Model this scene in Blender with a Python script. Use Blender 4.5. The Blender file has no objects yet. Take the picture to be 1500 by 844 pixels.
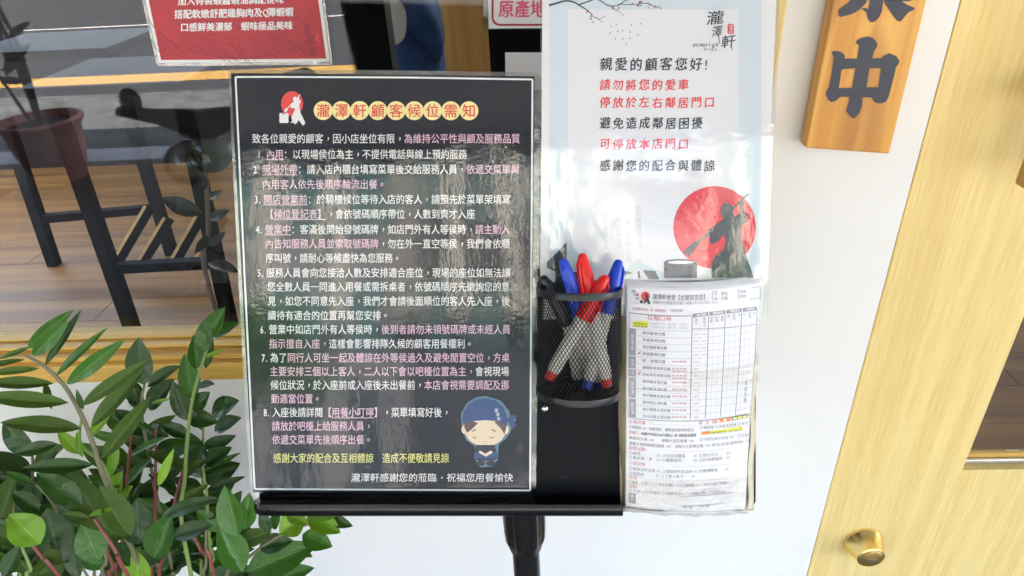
import bpy, bmesh, math, random
from mathutils import Vector, Matrix
random.seed(7)
R = math.radians
sc = bpy.context.scene
COL = sc.collection

# ---------------------------------------------------------------- camera
F = 1000.0                                   # focal length in photo pixels (1500 wide)
def nrm(v): return Vector(v).normalized()
Zc = -nrm((95, 1678, F))
Xc = nrm((19800, -526, -F)); Xc = (Xc - Zc * Xc.dot(Zc)).normalized()
Yc = Zc.cross(Xc)
CAM = Vector((0, 0, 1.6))
def c2w(c): return Vector((Xc.dot(c), Yc.dot(c), Zc.dot(c)))
def ray(px, py): return c2w(Vector(((px - 750) / F, (py - 422) / F, 1)))
cd = bpy.data.cameras.new('camera'); cam = bpy.data.objects.new('camera', cd); COL.objects.link(cam)
cd.sensor_width = 36; cd.lens = 24; cd.clip_start = .02; cd.clip_end = 500
m3 = Matrix((c2w(Vector((1, 0, 0))), c2w(Vector((0, -1, 0))), c2w(Vector((0, 0, -1))))).transposed()
cam.matrix_world = Matrix.Translation(CAM) @ m3.to_4x4()
sc.camera = cam
sc.cycles.use_denoising = True
sc.cycles.max_bounces = 10; sc.cycles.transparent_max_bounces = 16; sc.cycles.diffuse_bounces = 6
sc.cycles.caustics_reflective = False; sc.cycles.caustics_refractive = False
sc.cycles.sample_clamp_indirect = 6

# ---------------------------------------------------------------- light
SUN_EL, SUN_AZ = 70, 28                       # the sun stands behind the shop and lights the street
w = bpy.data.worlds.new('World'); sc.world = w; w.use_nodes = True
nt = w.node_tree; sky = nt.nodes.new('ShaderNodeTexSky'); sky.sky_type = 'NISHITA'
sky.sun_disc = False; sky.sun_elevation = R(SUN_EL); sky.sun_rotation = R(SUN_AZ)
sky.air_density = 1.2; sky.dust_density = 4.0; sky.ozone_density = 1.0
bg = nt.nodes['Background']; bg.inputs[1].default_value = .115
nt.links.new(sky.outputs[0], bg.inputs[0])
sl = bpy.data.lights.new('sun', 'SUN'); sl.energy = 5.0; sl.angle = R(.5); sl.color = (1, .93, .84)
so = bpy.data.objects.new('sun', sl); COL.objects.link(so)
sdir = Vector((math.sin(R(SUN_AZ)) * math.cos(R(SUN_EL)), math.cos(R(SUN_AZ)) * math.cos(R(SUN_EL)), math.sin(R(SUN_EL))))
so.rotation_euler = sdir.to_track_quat('Z', 'Y').to_euler(); so.location = (3, 3, 12)
sc.view_settings.view_transform = 'Standard'; sc.view_settings.look = 'None'
sc.view_settings.exposure = 4.9; sc.view_settings.gamma = 1

# ---------------------------------------------------------------- projection helpers
WY = .80                                      # front face of the shop wall
GY = .845
def onY(px, py, y=WY):
    d = ray(px, py); return CAM + d * ((y - CAM.y) / d.y)
def onZ(px, py, z=0):
    d = ray(px, py); return CAM + d * ((z - CAM.z) / d.z)
def mirror(p): return Vector((p.x, 2 * GY - p.y, p.z))
GY_ = 0                                     # plane of the window glass
Er = c2w(nrm((1, .004, 0))); Ed = c2w(nrm((-.034, 6.428, 1.0))); Ed = (Ed - Er * Ed.dot(Er)).normalized()
En = Ed.cross(Er)                             # towards the camera
if En.dot(CAM - onY(750, 422)) < 0: En = -En
SP0 = CAM + ray(750, 415) * .665
def S(px, py, off=0.0):                       # a point on (or in front of) the stand's board
    d = ray(px, py); q = SP0 + En * off
    return CAM + d * ((q - CAM).dot(En) / d.dot(En))

# ---------------------------------------------------------------- object helpers
def tag(o, label=None, cat=None, group=None, kind=None):
    if label: o['label'] = label
    if cat: o['category'] = cat
    if group: o['group'] = group
    if kind: o['kind'] = kind
    return o
def empty(name, loc, label, cat, group=None):
    o = bpy.data.objects.new(name, None); COL.objects.link(o); o.location = loc; o.empty_display_size = .05
    return tag(o, label, cat, group)
def worldloc(o):
    p = Vector(o.location)
    while o.parent: o = o.parent; p += Vector(o.location)
    return p
def mesh(name, vs, fs, mat, parent=None, loc=None, smooth=False, uv=None, doubles=False):
    base = worldloc(parent) if parent else Vector((0, 0, 0))
    if loc is None: loc = base
    loc = Vector(loc)
    me = bpy.data.meshes.new(name)
    me.from_pydata([tuple(Vector(v) - loc) for v in vs], [], fs)
    if uv:
        l = me.uv_layers.new(name='UV')
        for lo in me.loops: l.data[lo.index].uv = uv[lo.vertex_index]
    if doubles:
        b = bmesh.new(); b.from_mesh(me); bmesh.ops.remove_doubles(b, verts=b.verts, dist=1e-5); bmesh.ops.recalc_face_normals(b, faces=b.faces); b.to_mesh(me); b.free()
    if smooth: me.polygons.foreach_set('use_smooth', [True] * len(me.polygons))
    for m in (mat if isinstance(mat, (list, tuple)) else [mat]): me.materials.append(m)
    o = bpy.data.objects.new(name, me); COL.objects.link(o)
    if parent: o.parent = parent
    o.location = loc - base
    return o
class MB:
    def __init__(s): s.v = []; s.f = []
    def add(s, vs, fs):
        n = len(s.v); s.v += [Vector(v) for v in vs]; s.f += [tuple(i + n for i in f) for f in fs]
    def hexa(s, a, b):                        # a: 4 back points, b: 4 front points
        s.add(list(a) + list(b), [(3, 2, 1, 0), (4, 5, 6, 7), (0, 1, 5, 4), (1, 2, 6, 5), (2, 3, 7, 6), (3, 0, 4, 7)])
    def box(s, x0, x1, y0, y1, z0, z1):
        s.hexa([(x0, y1, z0), (x1, y1, z0), (x1, y1, z1), (x0, y1, z1)], [(x0, y0, z0), (x1, y0, z0), (x1, y0, z1), (x0, y0, z1)])
    def lathe(s, prof, o, ax, n=24, caps=(False, False)):    # prof: (r, h) along ax from o
        ax = nrm(ax); t = ax.orthogonal().normalized(); u = ax.cross(t); b = len(s.v)
        for r, h in prof:
            for i in range(n):
                a = 2 * math.pi * i / n; s.v.append(Vector(o) + ax * h + (t * math.cos(a) + u * math.sin(a)) * r)
        for k in range(len(prof) - 1):
            for i in range(n):
                j = (i + 1) % n; s.f.append((b + k * n + i, b + k * n + j, b + (k + 1) * n + j, b + (k + 1) * n + i))
        if caps[0]: s.f.append(tuple(b + i for i in reversed(range(n))))
        if caps[1]: s.f.append(tuple(b + (len(prof) - 1) * n + i for i in range(n)))
    def tube(s, pts, r, n=8):
        pts = [Vector(p) for p in pts]; rs = r if isinstance(r, (list, tuple)) else [r] * len(pts)
        b = len(s.v); t0 = None
        for k, p in enumerate(pts):
            d = (pts[min(k + 1, len(pts) - 1)] - pts[max(k - 1, 0)]).normalized()
            if t0 is None: t0 = d.orthogonal().normalized()
            t0 = (t0 - d * t0.dot(d)).normalized(); u = d.cross(t0)
            for i in range(n):
                a = 2 * math.pi * i / n; s.v.append(p + (t0 * math.cos(a) + u * math.sin(a)) * rs[k])
        for k in range(len(pts) - 1):
            for i in range(n):
                j = (i + 1) % n; s.f.append((b + k * n + i, b + k * n + j, b + (k + 1) * n + j, b + (k + 1) * n + i))
        s.f.append(tuple(b + i for i in reversed(range(n)))); s.f.append(tuple(b + (len(pts) - 1) * n + i for i in range(n)))
    def build(s, name, mat, parent=None, loc=None, smooth=False, bevel=0, label=None, **kw):
        o = mesh(name, s.v, s.f, mat, parent, loc, smooth, **kw)
        if bevel:
            m = o.modifiers.new('bevel', 'BEVEL'); m.width = bevel; m.segments = 2; m.limit_method = 'ANGLE'; m.angle_limit = R(40)
        if smooth and not kw.get('flat'):
            try: o.data.set_sharp_from_angle(angle=R(42))
            except Exception: pass
        if label: o['label'] = label
        return o
def spline(pts, n=6):                          # Catmull-Rom through points
    pts = [Vector(p) for p in pts]; P = [pts[0] * 2 - pts[1]] + pts + [pts[-1] * 2 - pts[-2]]; out = []
    for i in range(1, len(P) - 2):
        for k in range(n):
            t = k / n; a, b, c, d = P[i - 1:i + 3]
            out.append(.5 * ((2 * b) + (c - a) * t + (2 * a - 5 * b + 4 * c - d) * t * t + (3 * b - a - 3 * c + d) * t ** 3))
    return out + [pts[-1]]

# ---------------------------------------------------------------- materials
def mat(name, col, rough=.6, metal=0, spec=.5, coat=0, bump=0, bscale=200, var=0, vscale=8, trans=0, sheen=0, sss=0):
    m = bpy.data.materials.new(name); m.use_nodes = True; n = m.node_tree; p = n.nodes['Principled BSDF']
    p.inputs['Base Color'].default_value = (*col, 1); p.inputs['Roughness'].default_value = rough
    p.inputs['Metallic'].default_value = metal; p.inputs['Specular IOR Level'].default_value = spec
    p.inputs['Coat Weight'].default_value = coat; p.inputs['Coat Roughness'].default_value = .12
    tc = n.nodes.new('ShaderNodeTexCoord')
    if var:
        nz = n.nodes.new('ShaderNodeTexNoise'); nz.inputs['Scale'].default_value = vscale; nz.inputs['Detail'].default_value = 8
        n.links.new(tc.outputs['Object'], nz.inputs['Vector'])
        mx = n.nodes.new('ShaderNodeMix'); mx.data_type = 'RGBA'
        mx.inputs[6].default_value = (*[c * (1 - var) for c in col], 1); mx.inputs[7].default_value = (*[min(1, c * (1 + var)) for c in col], 1)
        n.links.new(nz.outputs[0], mx.inputs[0]); n.links.new(mx.outputs[2], p.inputs['Base Color'])
    if bump:
        nz = n.nodes.new('ShaderNodeTexNoise'); nz.inputs['Scale'].default_value = bscale; nz.inputs['Detail'].default_value = 5
        n.links.new(tc.outputs['Object'], nz.inputs['Vector'])
        bp = n.nodes.new('ShaderNodeBump'); bp.inputs['Strength'].default_value = bump; bp.inputs['Distance'].default_value = .002
        n.links.new(nz.outputs[0], bp.inputs['Height']); n.links.new(bp.outputs[0], p.inputs['Normal'])
    return m
def wood(name, c0, c1, axis='z', scale=1.0, rough=.45, knots=0, coat=0.0, fine=.5):
    m = bpy.data.materials.new(name); m.use_nodes = True; n = m.node_tree; p = n.nodes['Principled BSDF']; L = n.links.new
    tc = n.nodes.new('ShaderNodeTexCoord'); mp = n.nodes.new('ShaderNodeMapping')
    s = [1, 1, 1]; s['xyz'.index(axis)] = .03
    mp.inputs['Scale'].default_value = s; L(tc.outputs['Object'], mp.inputs['Vector'])
    def noise(sc_, det, dist=0):
        z = n.nodes.new('ShaderNodeTexNoise'); z.inputs['Scale'].default_value = sc_ * scale; z.inputs['Detail'].default_value = det
        z.inputs['Distortion'].default_value = dist; L(mp.outputs[0], z.inputs['Vector']); return z
    a = noise(45, 4, .3); b = noise(420, 3)
    ma = n.nodes.new('ShaderNodeMath'); ma.operation = 'MULTIPLY_ADD'; L(b.outputs[0], ma.inputs[0]); ma.inputs[1].default_value = fine
    L(a.outputs[0], ma.inputs[2])
    md = n.nodes.new('ShaderNodeMath'); md.operation = 'DIVIDE'; md.inputs[1].default_value = 1 + fine; L(ma.outputs[0], md.inputs[0]); ma = md
    cr = n.nodes.new('ShaderNodeValToRGB'); cr.color_ramp.elements[0].position = .40; cr.color_ramp.elements[1].position = .60
    cr.color_ramp.elements[0].color = (*c1, 1); cr.color_ramp.elements[1].color = (*c0, 1); L(ma.outputs[0], cr.inputs[0])
    out = cr.outputs[0]
    if knots:
        mp2 = n.nodes.new('ShaderNodeMapping'); s2 = [1, 1, 1]; s2['xyz'.index(axis)] = .22; mp2.inputs['Scale'].default_value = s2; L(tc.outputs['Object'], mp2.inputs['Vector'])
        wv = n.nodes.new('ShaderNodeTexWave'); wv.wave_type = 'RINGS'; wv.rings_direction = 'SPHERICAL'; wv.inputs['Scale'].default_value = knots
        wv.inputs['Distortion'].default_value = 4.0; wv.inputs['Detail'].default_value = 2; wv.inputs['Detail Scale'].default_value = .8; L(mp2.outputs[0], wv.inputs['Vector'])
        c2 = n.nodes.new('ShaderNodeValToRGB'); c2.color_ramp.elements[0].position = .0; c2.color_ramp.elements[1].position = .35
        c2.color_ramp.elements[0].color = (.62, .50, .38, 1); c2.color_ramp.elements[1].color = (1, 1, 1, 1); L(wv.outputs[0], c2.inputs[0])
        mu = n.nodes.new('ShaderNodeMix'); mu.data_type = 'RGBA'; mu.blend_type = 'MULTIPLY'; mu.inputs[0].default_value = .8
        L(out, mu.inputs[6]); L(c2.outputs[0], mu.inputs[7]); out = mu.outputs[2]
    L(out, p.inputs['Base Color']); p.inputs['Roughness'].default_value = rough; p.inputs['Coat Weight'].default_value = coat
    bp = n.nodes.new('ShaderNodeBump'); bp.inputs['Strength'].default_value = .15; bp.inputs['Distance'].default_value = .001
    L(b.outputs[0], bp.inputs['Height']); L(bp.outputs[0], p.inputs['Normal'])
    return m
def film(name, k=1.0, rough=.04, fine=.25, wave=.3, tint=(1, 1, 1), base=0.0, fscale=420, wscale=14, wdist=.02):
    """clear plastic: transparent with a wrinkled gloss on top"""
    m = bpy.data.materials.new(name); m.use_nodes = True; n = m.node_tree; n.nodes.clear(); L = n.links.new
    out = n.nodes.new('ShaderNodeOutputMaterial'); tr = n.nodes.new('ShaderNodeBsdfTransparent'); tr.inputs[0].default_value = (*tint, 1)
    gl = n.nodes.new('ShaderNodeBsdfGlossy'); gl.inputs['Roughness'].default_value = rough
    fr = n.nodes.new('ShaderNodeFresnel'); ge = n.nodes.new('ShaderNodeNewGeometry')
    io = n.nodes.new('ShaderNodeMath'); io.operation = 'MULTIPLY_ADD'; io.inputs[1].default_value = 1 / 1.5 - 1.5; io.inputs[2].default_value = 1.5
    L(ge.outputs['Backfacing'], io.inputs[0]); L(io.outputs[0], fr.inputs[0])   # same reflectance from both sides of the sheet
    ml = n.nodes.new('ShaderNodeMath'); ml.operation = 'MULTIPLY_ADD'; ml.inputs[1].default_value = k; ml.inputs[2].default_value = base; ml.use_clamp = True
    mx = n.nodes.new('ShaderNodeMixShader'); tc = n.nodes.new('ShaderNodeTexCoord')
    n1 = n.nodes.new('ShaderNodeTexNoise'); n1.inputs['Scale'].default_value = fscale; n1.inputs['Detail'].default_value = 3
    n2 = n.nodes.new('ShaderNodeTexNoise'); n2.inputs['Scale'].default_value = wscale; n2.inputs['Detail'].default_value = 3
    for z in (n1, n2): L(tc.outputs['Object'], z.inputs['Vector'])
    b1 = n.nodes.new('ShaderNodeBump'); b1.inputs['Strength'].default_value = wave; b1.inputs['Distance'].default_value = wdist; L(n2.outputs[0], b1.inputs['Height'])
    b2 = n.nodes.new('ShaderNodeBump'); b2.inputs['Strength'].default_value = fine; b2.inputs['Distance'].default_value = .0006; L(n1.outputs[0], b2.inputs['Height'])
    L(b1.outputs[0], b2.inputs['Normal']); L(b2.outputs[0], gl.inputs['Normal']); L(fr.outputs[0], ml.inputs[0])
    L(ml.outputs[0], mx.inputs[0]); L(tr.outputs[0], mx.inputs[1]); L(gl.outputs[0], mx.inputs[2]); L(mx.outputs[0], out.inputs[0])
    return m

M = dict(
    wall=mat('white_wall_paint', (.86, .865, .87), .75, bump=.2, bscale=60, var=.03, vscale=5),
    door=wood('pale_ash_veneer', (.88, .70, .32), (.78, .58, .22), 'z', 1.0, .5, fine=1.0),
    trimv=wood('pale_trim_vertical', (.82, .62, .28), (.66, .46, .17), 'z', 1.2),
    trimh=wood('pale_trim_horizontal', (.86, .56, .15), (.62, .36, .08), 'x', 1.6),
    signw=wood('orange_cedar', (.82, .46, .11), (.66, .30, .05), 'z', .8, .45, knots=9, fine=.2),
    bead=wood('yellow_bead_wood', (.86, .54, .06), (.74, .44, .04), 'x', 1.5),
    handle=wood('brown_handle_wood', (.52, .30, .09), (.38, .20, .05), 'z', 1.5),
    floorw=wood('shop_floor_wood', (.30, .155, .040), (.16, .078, .018), 'x', .25, .5, fine=.3),
    panelw=wood('ochre_panel_wood', (.42, .25, .07), (.32, .17, .04), 'z', .3, .5),
    ink=mat('grey_black_ink', (.042, .047, .068), .55),
    black=mat('black_powder_coat', (.002, .0028, .005), .42, spec=.10, bump=.25, bscale=500, var=.25, vscale=30),
    blackgloss=mat('black_gloss_metal', (.002, .002, .0025), .2, spec=.35, bump=.05, bscale=80),
    plastic=mat('black_plastic', (.005, .0045, .005), .3, spec=.4),
    navy=mat('navy_print', (.006, .010, .019), .6, spec=.2, var=.25, vscale=10),
    white=mat('white_print', (.80, .80, .84), .5), pink=mat('pink_print', (.76, .50, .66), .5),
    yellow=mat('yellow_print', (.72, .72, .22), .5), cream=mat('cream_disc_print', (.88, .80, .36), .5),
    red=mat('red_print', (.72, .055, .05), .5), seal=mat('seal_red_print', (.78, .06, .07), .5),
    bigred=mat('bright_red_print', (.74, .02, .045), .5),
    paper=mat('white_paper', (.80, .81, .88), .6), paleblue=mat('pale_blue_print', (.64, .74, .86), .6),
    paperin=mat('poster_white', (.78, .80, .89), .6),
    green=mat('dark_branch_print', (.035, .07, .06), .6), plum=mat('plum_print', (.45, .16, .22), .6),
    charcoal=mat('charcoal_print', (.035, .045, .06), .6), paleteal=mat('pale_teal_print', (.52, .68, .74), .6),
    faint=mat('faint_script_print', (.60, .68, .76), .6),
    txtgrey=mat('grey_text_print', (.24, .24, .30), .6), linegrey=mat('grey_line_print', (.36, .36, .42), .6),
    lightline=mat('light_line_print', (.58, .58, .66), .6),
    barg=mat('grey_bar_print', (.34, .34, .38), .6), rose=mat('rose_text_print', (.62, .22, .28), .6),
    hl=mat('highlighter_yellow', (.80, .80, .06), .6), orange=mat('orange_print', (.85, .25, .06), .6),
    olive=mat('olive_print', (.22, .25, .04), .6),
    maroon=mat('maroon_print', (.46, .03, .045), .5, var=.15, vscale=12), maroond=mat('dark_wave_print', (.24, .02, .06), .5),
    pinkred=mat('origin_lettering_print', (.80, .10, .20), .5), redline=mat('origin_border_print', (.42, .02, .03), .5),
    lamin=film('laminate_film', 1.45, .01, .11, .045, base=.0, fscale=300),
    laminr=film('laminate_film_bright', 1.8, .01, .08, .06, base=0.0, fscale=300),
    edge=film('laminate_edge', 2.0, .15, .3, .3, tint=(.80, .83, .84), base=.04),
    pocket=film('pocket_plastic', .8, .08, .3, .5, tint=(.99, .99, .985), wscale=40, wdist=.01),
    tape=film('yellowed_tape', 1.6, .08, .3, .8, tint=(.985, .975, .955), base=.02, wscale=60, wdist=.02),
    ambere=mat('yellowed_plastic_edge', (.36, .30, .20), .3, coat=.5, var=.25, vscale=60),
    glass=film('window_glass', .78, .0, 0.0, .02, tint=(.66, .665, .65), base=.0, wscale=1.2, wdist=.004),
    chrome=mat('screw_metal', (.75, .73, .68), .18, 1), brass=mat('polished_brass', (.86, .66, .26), .22, 1),
    alum=mat('aluminium_strip', (.72, .73, .73), .3, .9),
    pred=mat('red_pen_plastic', (.80, .02, .02), .28, sss=0), pblue=mat('blue_pen_plastic', (.012, .06, .62), .28),
    pblack=mat('black_pen_plastic', (.015, .016, .02), .3), pbody=mat('pale_pen_barrel', (.66, .65, .62), .3),
    wire=mat('black_wire_mesh', (.015, .015, .017), .32, .3),
    asphalt=mat('asphalt', (.030, .033, .039), .85, bump=.6, bscale=60, var=.25, vscale=3),
    yline=mat('yellow_road_paint', (.42, .25, .06), .7, var=.2, vscale=8), wline=mat('white_road_paint', (.5, .5, .5), .7),
    kerb=mat('kerb_stone', (.50, .54, .56), .8, bump=.4, bscale=20, var=.25, vscale=6),
    rubble=mat('rough_grey_paving', (.085, .094, .10), .9, bump=1, bscale=14, var=.75, vscale=5),
    tile=mat('arcade_floor_tile', (.12, .095, .08), .5, var=.15, vscale=3),
    soffit=mat('arcade_soffit', (.36, .355, .35), .8), concrete=mat('concrete', (.13, .13, .125), .8, var=.2, vscale=1.5),
    facade=mat('dark_facade', (.022, .024, .024), .8, var=.15, vscale=.7), pil=mat('pale_pilaster', (.34, .32, .26), .8),  # facade set near black so pilasters stand out in the laminate's reflections
    shutter=mat('green_shutter', (.03, .085, .075), .6, var=.2, vscale=2), wdark=mat('dark_window', (.03, .04, .05), .2),
    terra=mat('terracotta', (.80, .34, .28), .7, var=.2, vscale=10), soil=mat('potting_soil', (.05, .04, .03), .95, bump=1, bscale=40),
    bark=mat('bark', (.16, .12, .09), .85, bump=.5, bscale=60), blackw=mat('black_interior_panel', (.005, .0055, .006), .7, spec=.08),
    darkin=mat('dark_interior_wall', (.02, .021, .023), .9, spec=.05),
    skin=mat('skin', (.62, .40, .28), .5), denim=mat('blue_denim', (.045, .095, .22), .9, spec=.1, bump=1, bscale=90, var=.75, vscale=16),
    shirt=mat('white_cotton', (.75, .73, .72), .8), hair=mat('dark_hair', (.02, .016, .014), .5), pants=mat('dark_trousers', (.03, .03, .04), .9),
    scoot=mat('white_scooter_paint', (.75, .75, .77), .25, coat=.6), rubber=mat('tyre_rubber', (.02, .02, .02), .8),
)

def speckle(m, scale, lo, hi, col, fac=.8, coord='Object', detail=8):
    n = m.node_tree; L = n.links.new; p = n.nodes['Principled BSDF']; tc = n.nodes.new('ShaderNodeTexCoord')
    nz = n.nodes.new('ShaderNodeTexNoise'); nz.inputs['Scale'].default_value = scale; nz.inputs['Detail'].default_value = detail; nz.inputs['Roughness'].default_value = .65
    L(tc.outputs[coord], nz.inputs['Vector']); mr = n.nodes.new('ShaderNodeMapRange'); mr.inputs[1].default_value = lo; mr.inputs[2].default_value = hi; mr.inputs[4].default_value = fac
    L(nz.outputs[0], mr.inputs[0]); mx = n.nodes.new('ShaderNodeMix'); mx.data_type = 'RGBA'; mx.inputs[7].default_value = (*col, 1); L(mr.outputs[0], mx.inputs[0])
    b_ = p.inputs['Base Color']
    if b_.is_linked: L(b_.links[0].from_socket, mx.inputs[6])
    else: mx.inputs[6].default_value = b_.default_value
    L(mx.outputs[2], b_)
speckle(M['black'], 45, .66, .76, (.03, .035, .05)); speckle(M['plastic'], 60, .66, .74, (.05, .05, .05)); speckle(M['blackgloss'], 80, .68, .76, (.03, .03, .03))
speckle(M['wall'], 7, .70, .78, (.70, .68, .63), .5); speckle(M['door'], 9, .70, .76, (.60, .44, .22), .4); speckle(M['signw'], 12, .68, .74, (.36, .17, .03), .6)
speckle(M['paper'], 30, .68, .8, (.70, .70, .74), .5); speckle(M['navy'], 50, .66, .75, (.02, .03, .045), .7)

# ---------------------------------------------------------------- flat print: glyphs and outlines
GC = {}
_cu = bpy.data.curves.new('print_source', 'FONT'); _ob = bpy.data.objects.new('print_source', _cu); COL.objects.link(_ob)
_cu.resolution_u = 2
def glyph(ch, bold=0.0):
    k = ch
    if k not in GC:
        _cu.body = ch; bpy.context.view_layer.update()
        me = bpy.data.meshes.new_from_object(_ob.evaluated_get(bpy.context.evaluated_depsgraph_get()))
        GC[k] = ([(v.co.x, v.co.y) for v in me.vertices], [tuple(p.vertices) for p in me.polygons]); bpy.data.meshes.remove(me)
    return GC[k]
def cw(ch):
    if ord(ch) < 0x2000: return .5 if ch not in ' ' else .35
    return 1.0
class Print:
    """ink laid on a sheet; f(px, py, layer) gives the point on the sheet"""
    def __init__(s, f): s.f = f; s.b = {}
    def put(s, m, vs, fs, layer):
        b = s.b.setdefault(m, ([], [])); n = len(b[0])
        b[0].extend(s.f(x, y, layer) for x, y in vs); b[1].extend(tuple(i + n for i in f) for f in fs)
    def text(s, runs, x0, yc, x1, h, layer=1, bold=0.0, slant=0.0, rise=0.0, up=0.0):
        if isinstance(runs, tuple): runs = [runs]
        tot = sum(cw(c) for t, m in runs for c in t); a = (x1 - x0) / tot; x = x0
        for t, m in runs:
            for ch in t:
                w_ = cw(ch)
                if ch not in ' \u3000':
                    vs, fs = glyph(ch, bold); k = a * (w_ / .62 if w_ < 1 else 1); hs = h / .93
                    yy = yc + rise * (x - x0) / (x1 - x0)
                    if ch in '，。．：': vs = [(gx + (.30 if ch != '：' else 0), gy + (.27 if ch != '：' else 0)) for gx, gy in vs]
                    for q in ((0,) if bold <= 0 else (-1, 1)):
                        s.put(m, [(x + (gx + q * bold) * k + slant * (gy - .385) * hs, yy - (gy + q * bold * .7 - .385) * hs - up * gx) for gx, gy in vs], fs, layer + .25 * q)
                x += a * w_
    def vtext(s, t, m, xc, y0, y1, wd, layer=1, bold=0, dx=0):
        a = (y1 - y0) / len(t)
        for i, ch in enumerate(t):
            if ch == ' ': continue
            vs, fs = glyph(ch, bold); s.put(m, [(xc + dx * i + (gx - .5) * wd, y0 + a * (i + .5) - (gy - .385) * a * .95) for gx, gy in vs], fs, layer)
    def poly(s, m, loops, layer=1):
        cu = bpy.data.curves.new('outline', 'CURVE'); cu.dimensions = '2D'; cu.fill_mode = 'FRONT'
        if not isinstance(loops[0][0], (tuple, list)): loops = [loops]
        for lp in loops:
            sp = cu.splines.new('POLY'); sp.points.add(len(lp) - 1); sp.use_cyclic_u = True
            for p, q in zip(sp.points, lp): p.co = (q[0], -q[1], 0, 1)
        o = bpy.data.objects.new('outline', cu); COL.objects.link(o); bpy.context.view_layer.update()
        me = bpy.data.meshes.new_from_object(o.evaluated_get(bpy.context.evaluated_depsgraph_get()))
        s.put(m, [(v.co.x, -v.co.y) for v in me.vertices], [tuple(p.vertices) for p in me.polygons], layer)
        bpy.data.objects.remove(o); bpy.data.curves.remove(cu); bpy.data.meshes.remove(me)
    def rect(s, m, x0, y0, x1, y1, layer=1, nx=1, ny=1):
        vs = [(x0 + (x1 - x0) * i / nx, y0 + (y1 - y0) * j / ny) for j in range(ny + 1) for i in range(nx + 1)]
        fs = [(j * (nx + 1) + i, j * (nx + 1) + i + 1, (j + 1) * (nx + 1) + i + 1, (j + 1) * (nx + 1) + i) for j in range(ny) for i in range(nx)]
        s.put(m, vs, fs, layer)
    def quad(s, m, p, layer=1): s.put(m, p, [(0, 1, 2, 3)], layer)
    def line(s, m, pts, wd, layer=1):
        for (ax, ay), (bx, by) in zip(pts[:-1], pts[1:]):
            d = math.hypot(bx - ax, by - ay) or 1; nx, ny = -(by - ay) / d * wd / 2, (bx - ax) / d * wd / 2
            s.put(m, [(ax + nx, ay + ny), (bx + nx, by + ny), (bx - nx, by - ny), (ax - nx, ay - ny)], [(0, 1, 2, 3)], layer)
    def disc(s, m, cx, cy, rx, ry=None, layer=1, n=28, a0=0, a1=360):
        ry = ry or rx
        vs = [(cx, cy)] + [(cx + rx * math.cos(R(a0 + (a1 - a0) * i / n)), cy + ry * math.sin(R(a0 + (a1 - a0) * i / n))) for i in range(n + 1)]
        s.put(m, vs, [(0, i + 1, i + 2) for i in range(n)], layer)
    def build(s, names, parent):
        for m, (v, f) in s.b.items():
            o = mesh(names.get(m, 'lettering'), v, f, M[m], parent)
            if parent.name.startswith('order'): o['kind'] = 'stuff'
def tr(pts, ox, oy, k): return [(ox + x / k, oy + y / k) for x, y in pts]
def roundrect(x0, y0, x1, y1, r, n=5):
    o = []
    for cx, cy, a in ((x1 - r, y0 + r, -90), (x1 - r, y1 - r, 0), (x0 + r, y1 - r, 90), (x0 + r, y0 + r, 180)):
        o += [(cx + r * math.cos(R(a + 90 * i / n)), cy + r * math.sin(R(a + 90 * i / n))) for i in range(n + 1)]
    return o
def bil(c, u, v):                              # corners TL TR BR BL
    return ((c[0][0] * (1 - u) + c[1][0] * u) * (1 - v) + (c[3][0] * (1 - u) + c[2][0] * u) * v,
            (c[0][1] * (1 - u) + c[1][1] * u) * (1 - v) + (c[3][1] * (1 - u) + c[2][1] * u) * v)
def slab(name, outline, f, th, m, parent, dirn=None, loc=None):
    """closed sheet of thickness th: outline in photo pixels, f(px, py, off)"""
    a = [f(x, y, 0) for x, y in outline]; b = [f(x, y, th) for x, y in outline]; n = len(a)
    return mesh(name, a + b, [tuple(range(n)), tuple(range(2 * n - 1, n - 1, -1))] + [(i, n + i, n + (i + 1) % n, (i + 1) % n) for i in range(n)], m, parent, loc, doubles=True)
def sheetgrid(name, corners, f, off, m, parent, nx=12, ny=12, smooth=True):
    vs = []
    for j in range(ny + 1):
        for i in range(nx + 1): x, y = bil(corners, i / nx, j / ny); vs.append(f(x, y, off))
    return mesh(name, vs, [(j * (nx + 1) + i, (j + 1) * (nx + 1) + i, (j + 1) * (nx + 1) + i + 1, j * (nx + 1) + i + 1) for j in range(ny) for i in range(nx)], m, parent, smooth=smooth)

# ================================================================ SETTING
def struct(name, b, m, **kw):
    o = b.build(name, m, **kw); o['kind'] = 'structure'; return o
def zat(px, py, y): return onY(px, py, y).z
def xat(px, py, y): return onY(px, py, y).x
# ground sheets; depths read from the mirror image in the glass
def rvy(py, z): return 2 * GY - onZ(200, py, z).y
YL0, YL1, YV0, YK0, YK1, YW = rvy(121, -.116), rvy(109, -.116), rvy(136, -.05), rvy(216, 0), rvy(234, 0), rvy(37, -.116)
print('street', YL0, YL1, YV0, YK0, YK1, YW)
b = MB(); b.add([(-200, -200, -.16), (200, -200, -.16), (200, 200, -.16), (-200, 200, -.16)], [(0, 1, 2, 3)]); struct('ground', b, M['concrete'])
b = MB(); b.box(-60, 60, YL1 - 9, YV0 - .002, -.158, -.12); struct('road', b, M['asphalt'])
b = MB(); b.add([(-60, YL1, -.116), (60, YL1, -.116), (60, YL0, -.116), (-60, YL0, -.116)], [(0, 1, 2, 3)]); struct('road_marking', b, M['yline'])
b = MB(); b.add([(-60, YW - .05, -.116), (60, YW - .05, -.116), (60, YW + .05, -.116), (-60, YW + .05, -.116)], [(0, 1, 2, 3)]); struct('road_marking', b, M['wline'])
b = MB(); b.box(-60, 60, YV0, YK0 - .002, -.157, -.05); struct('verge', b, M['rubble'])
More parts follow.
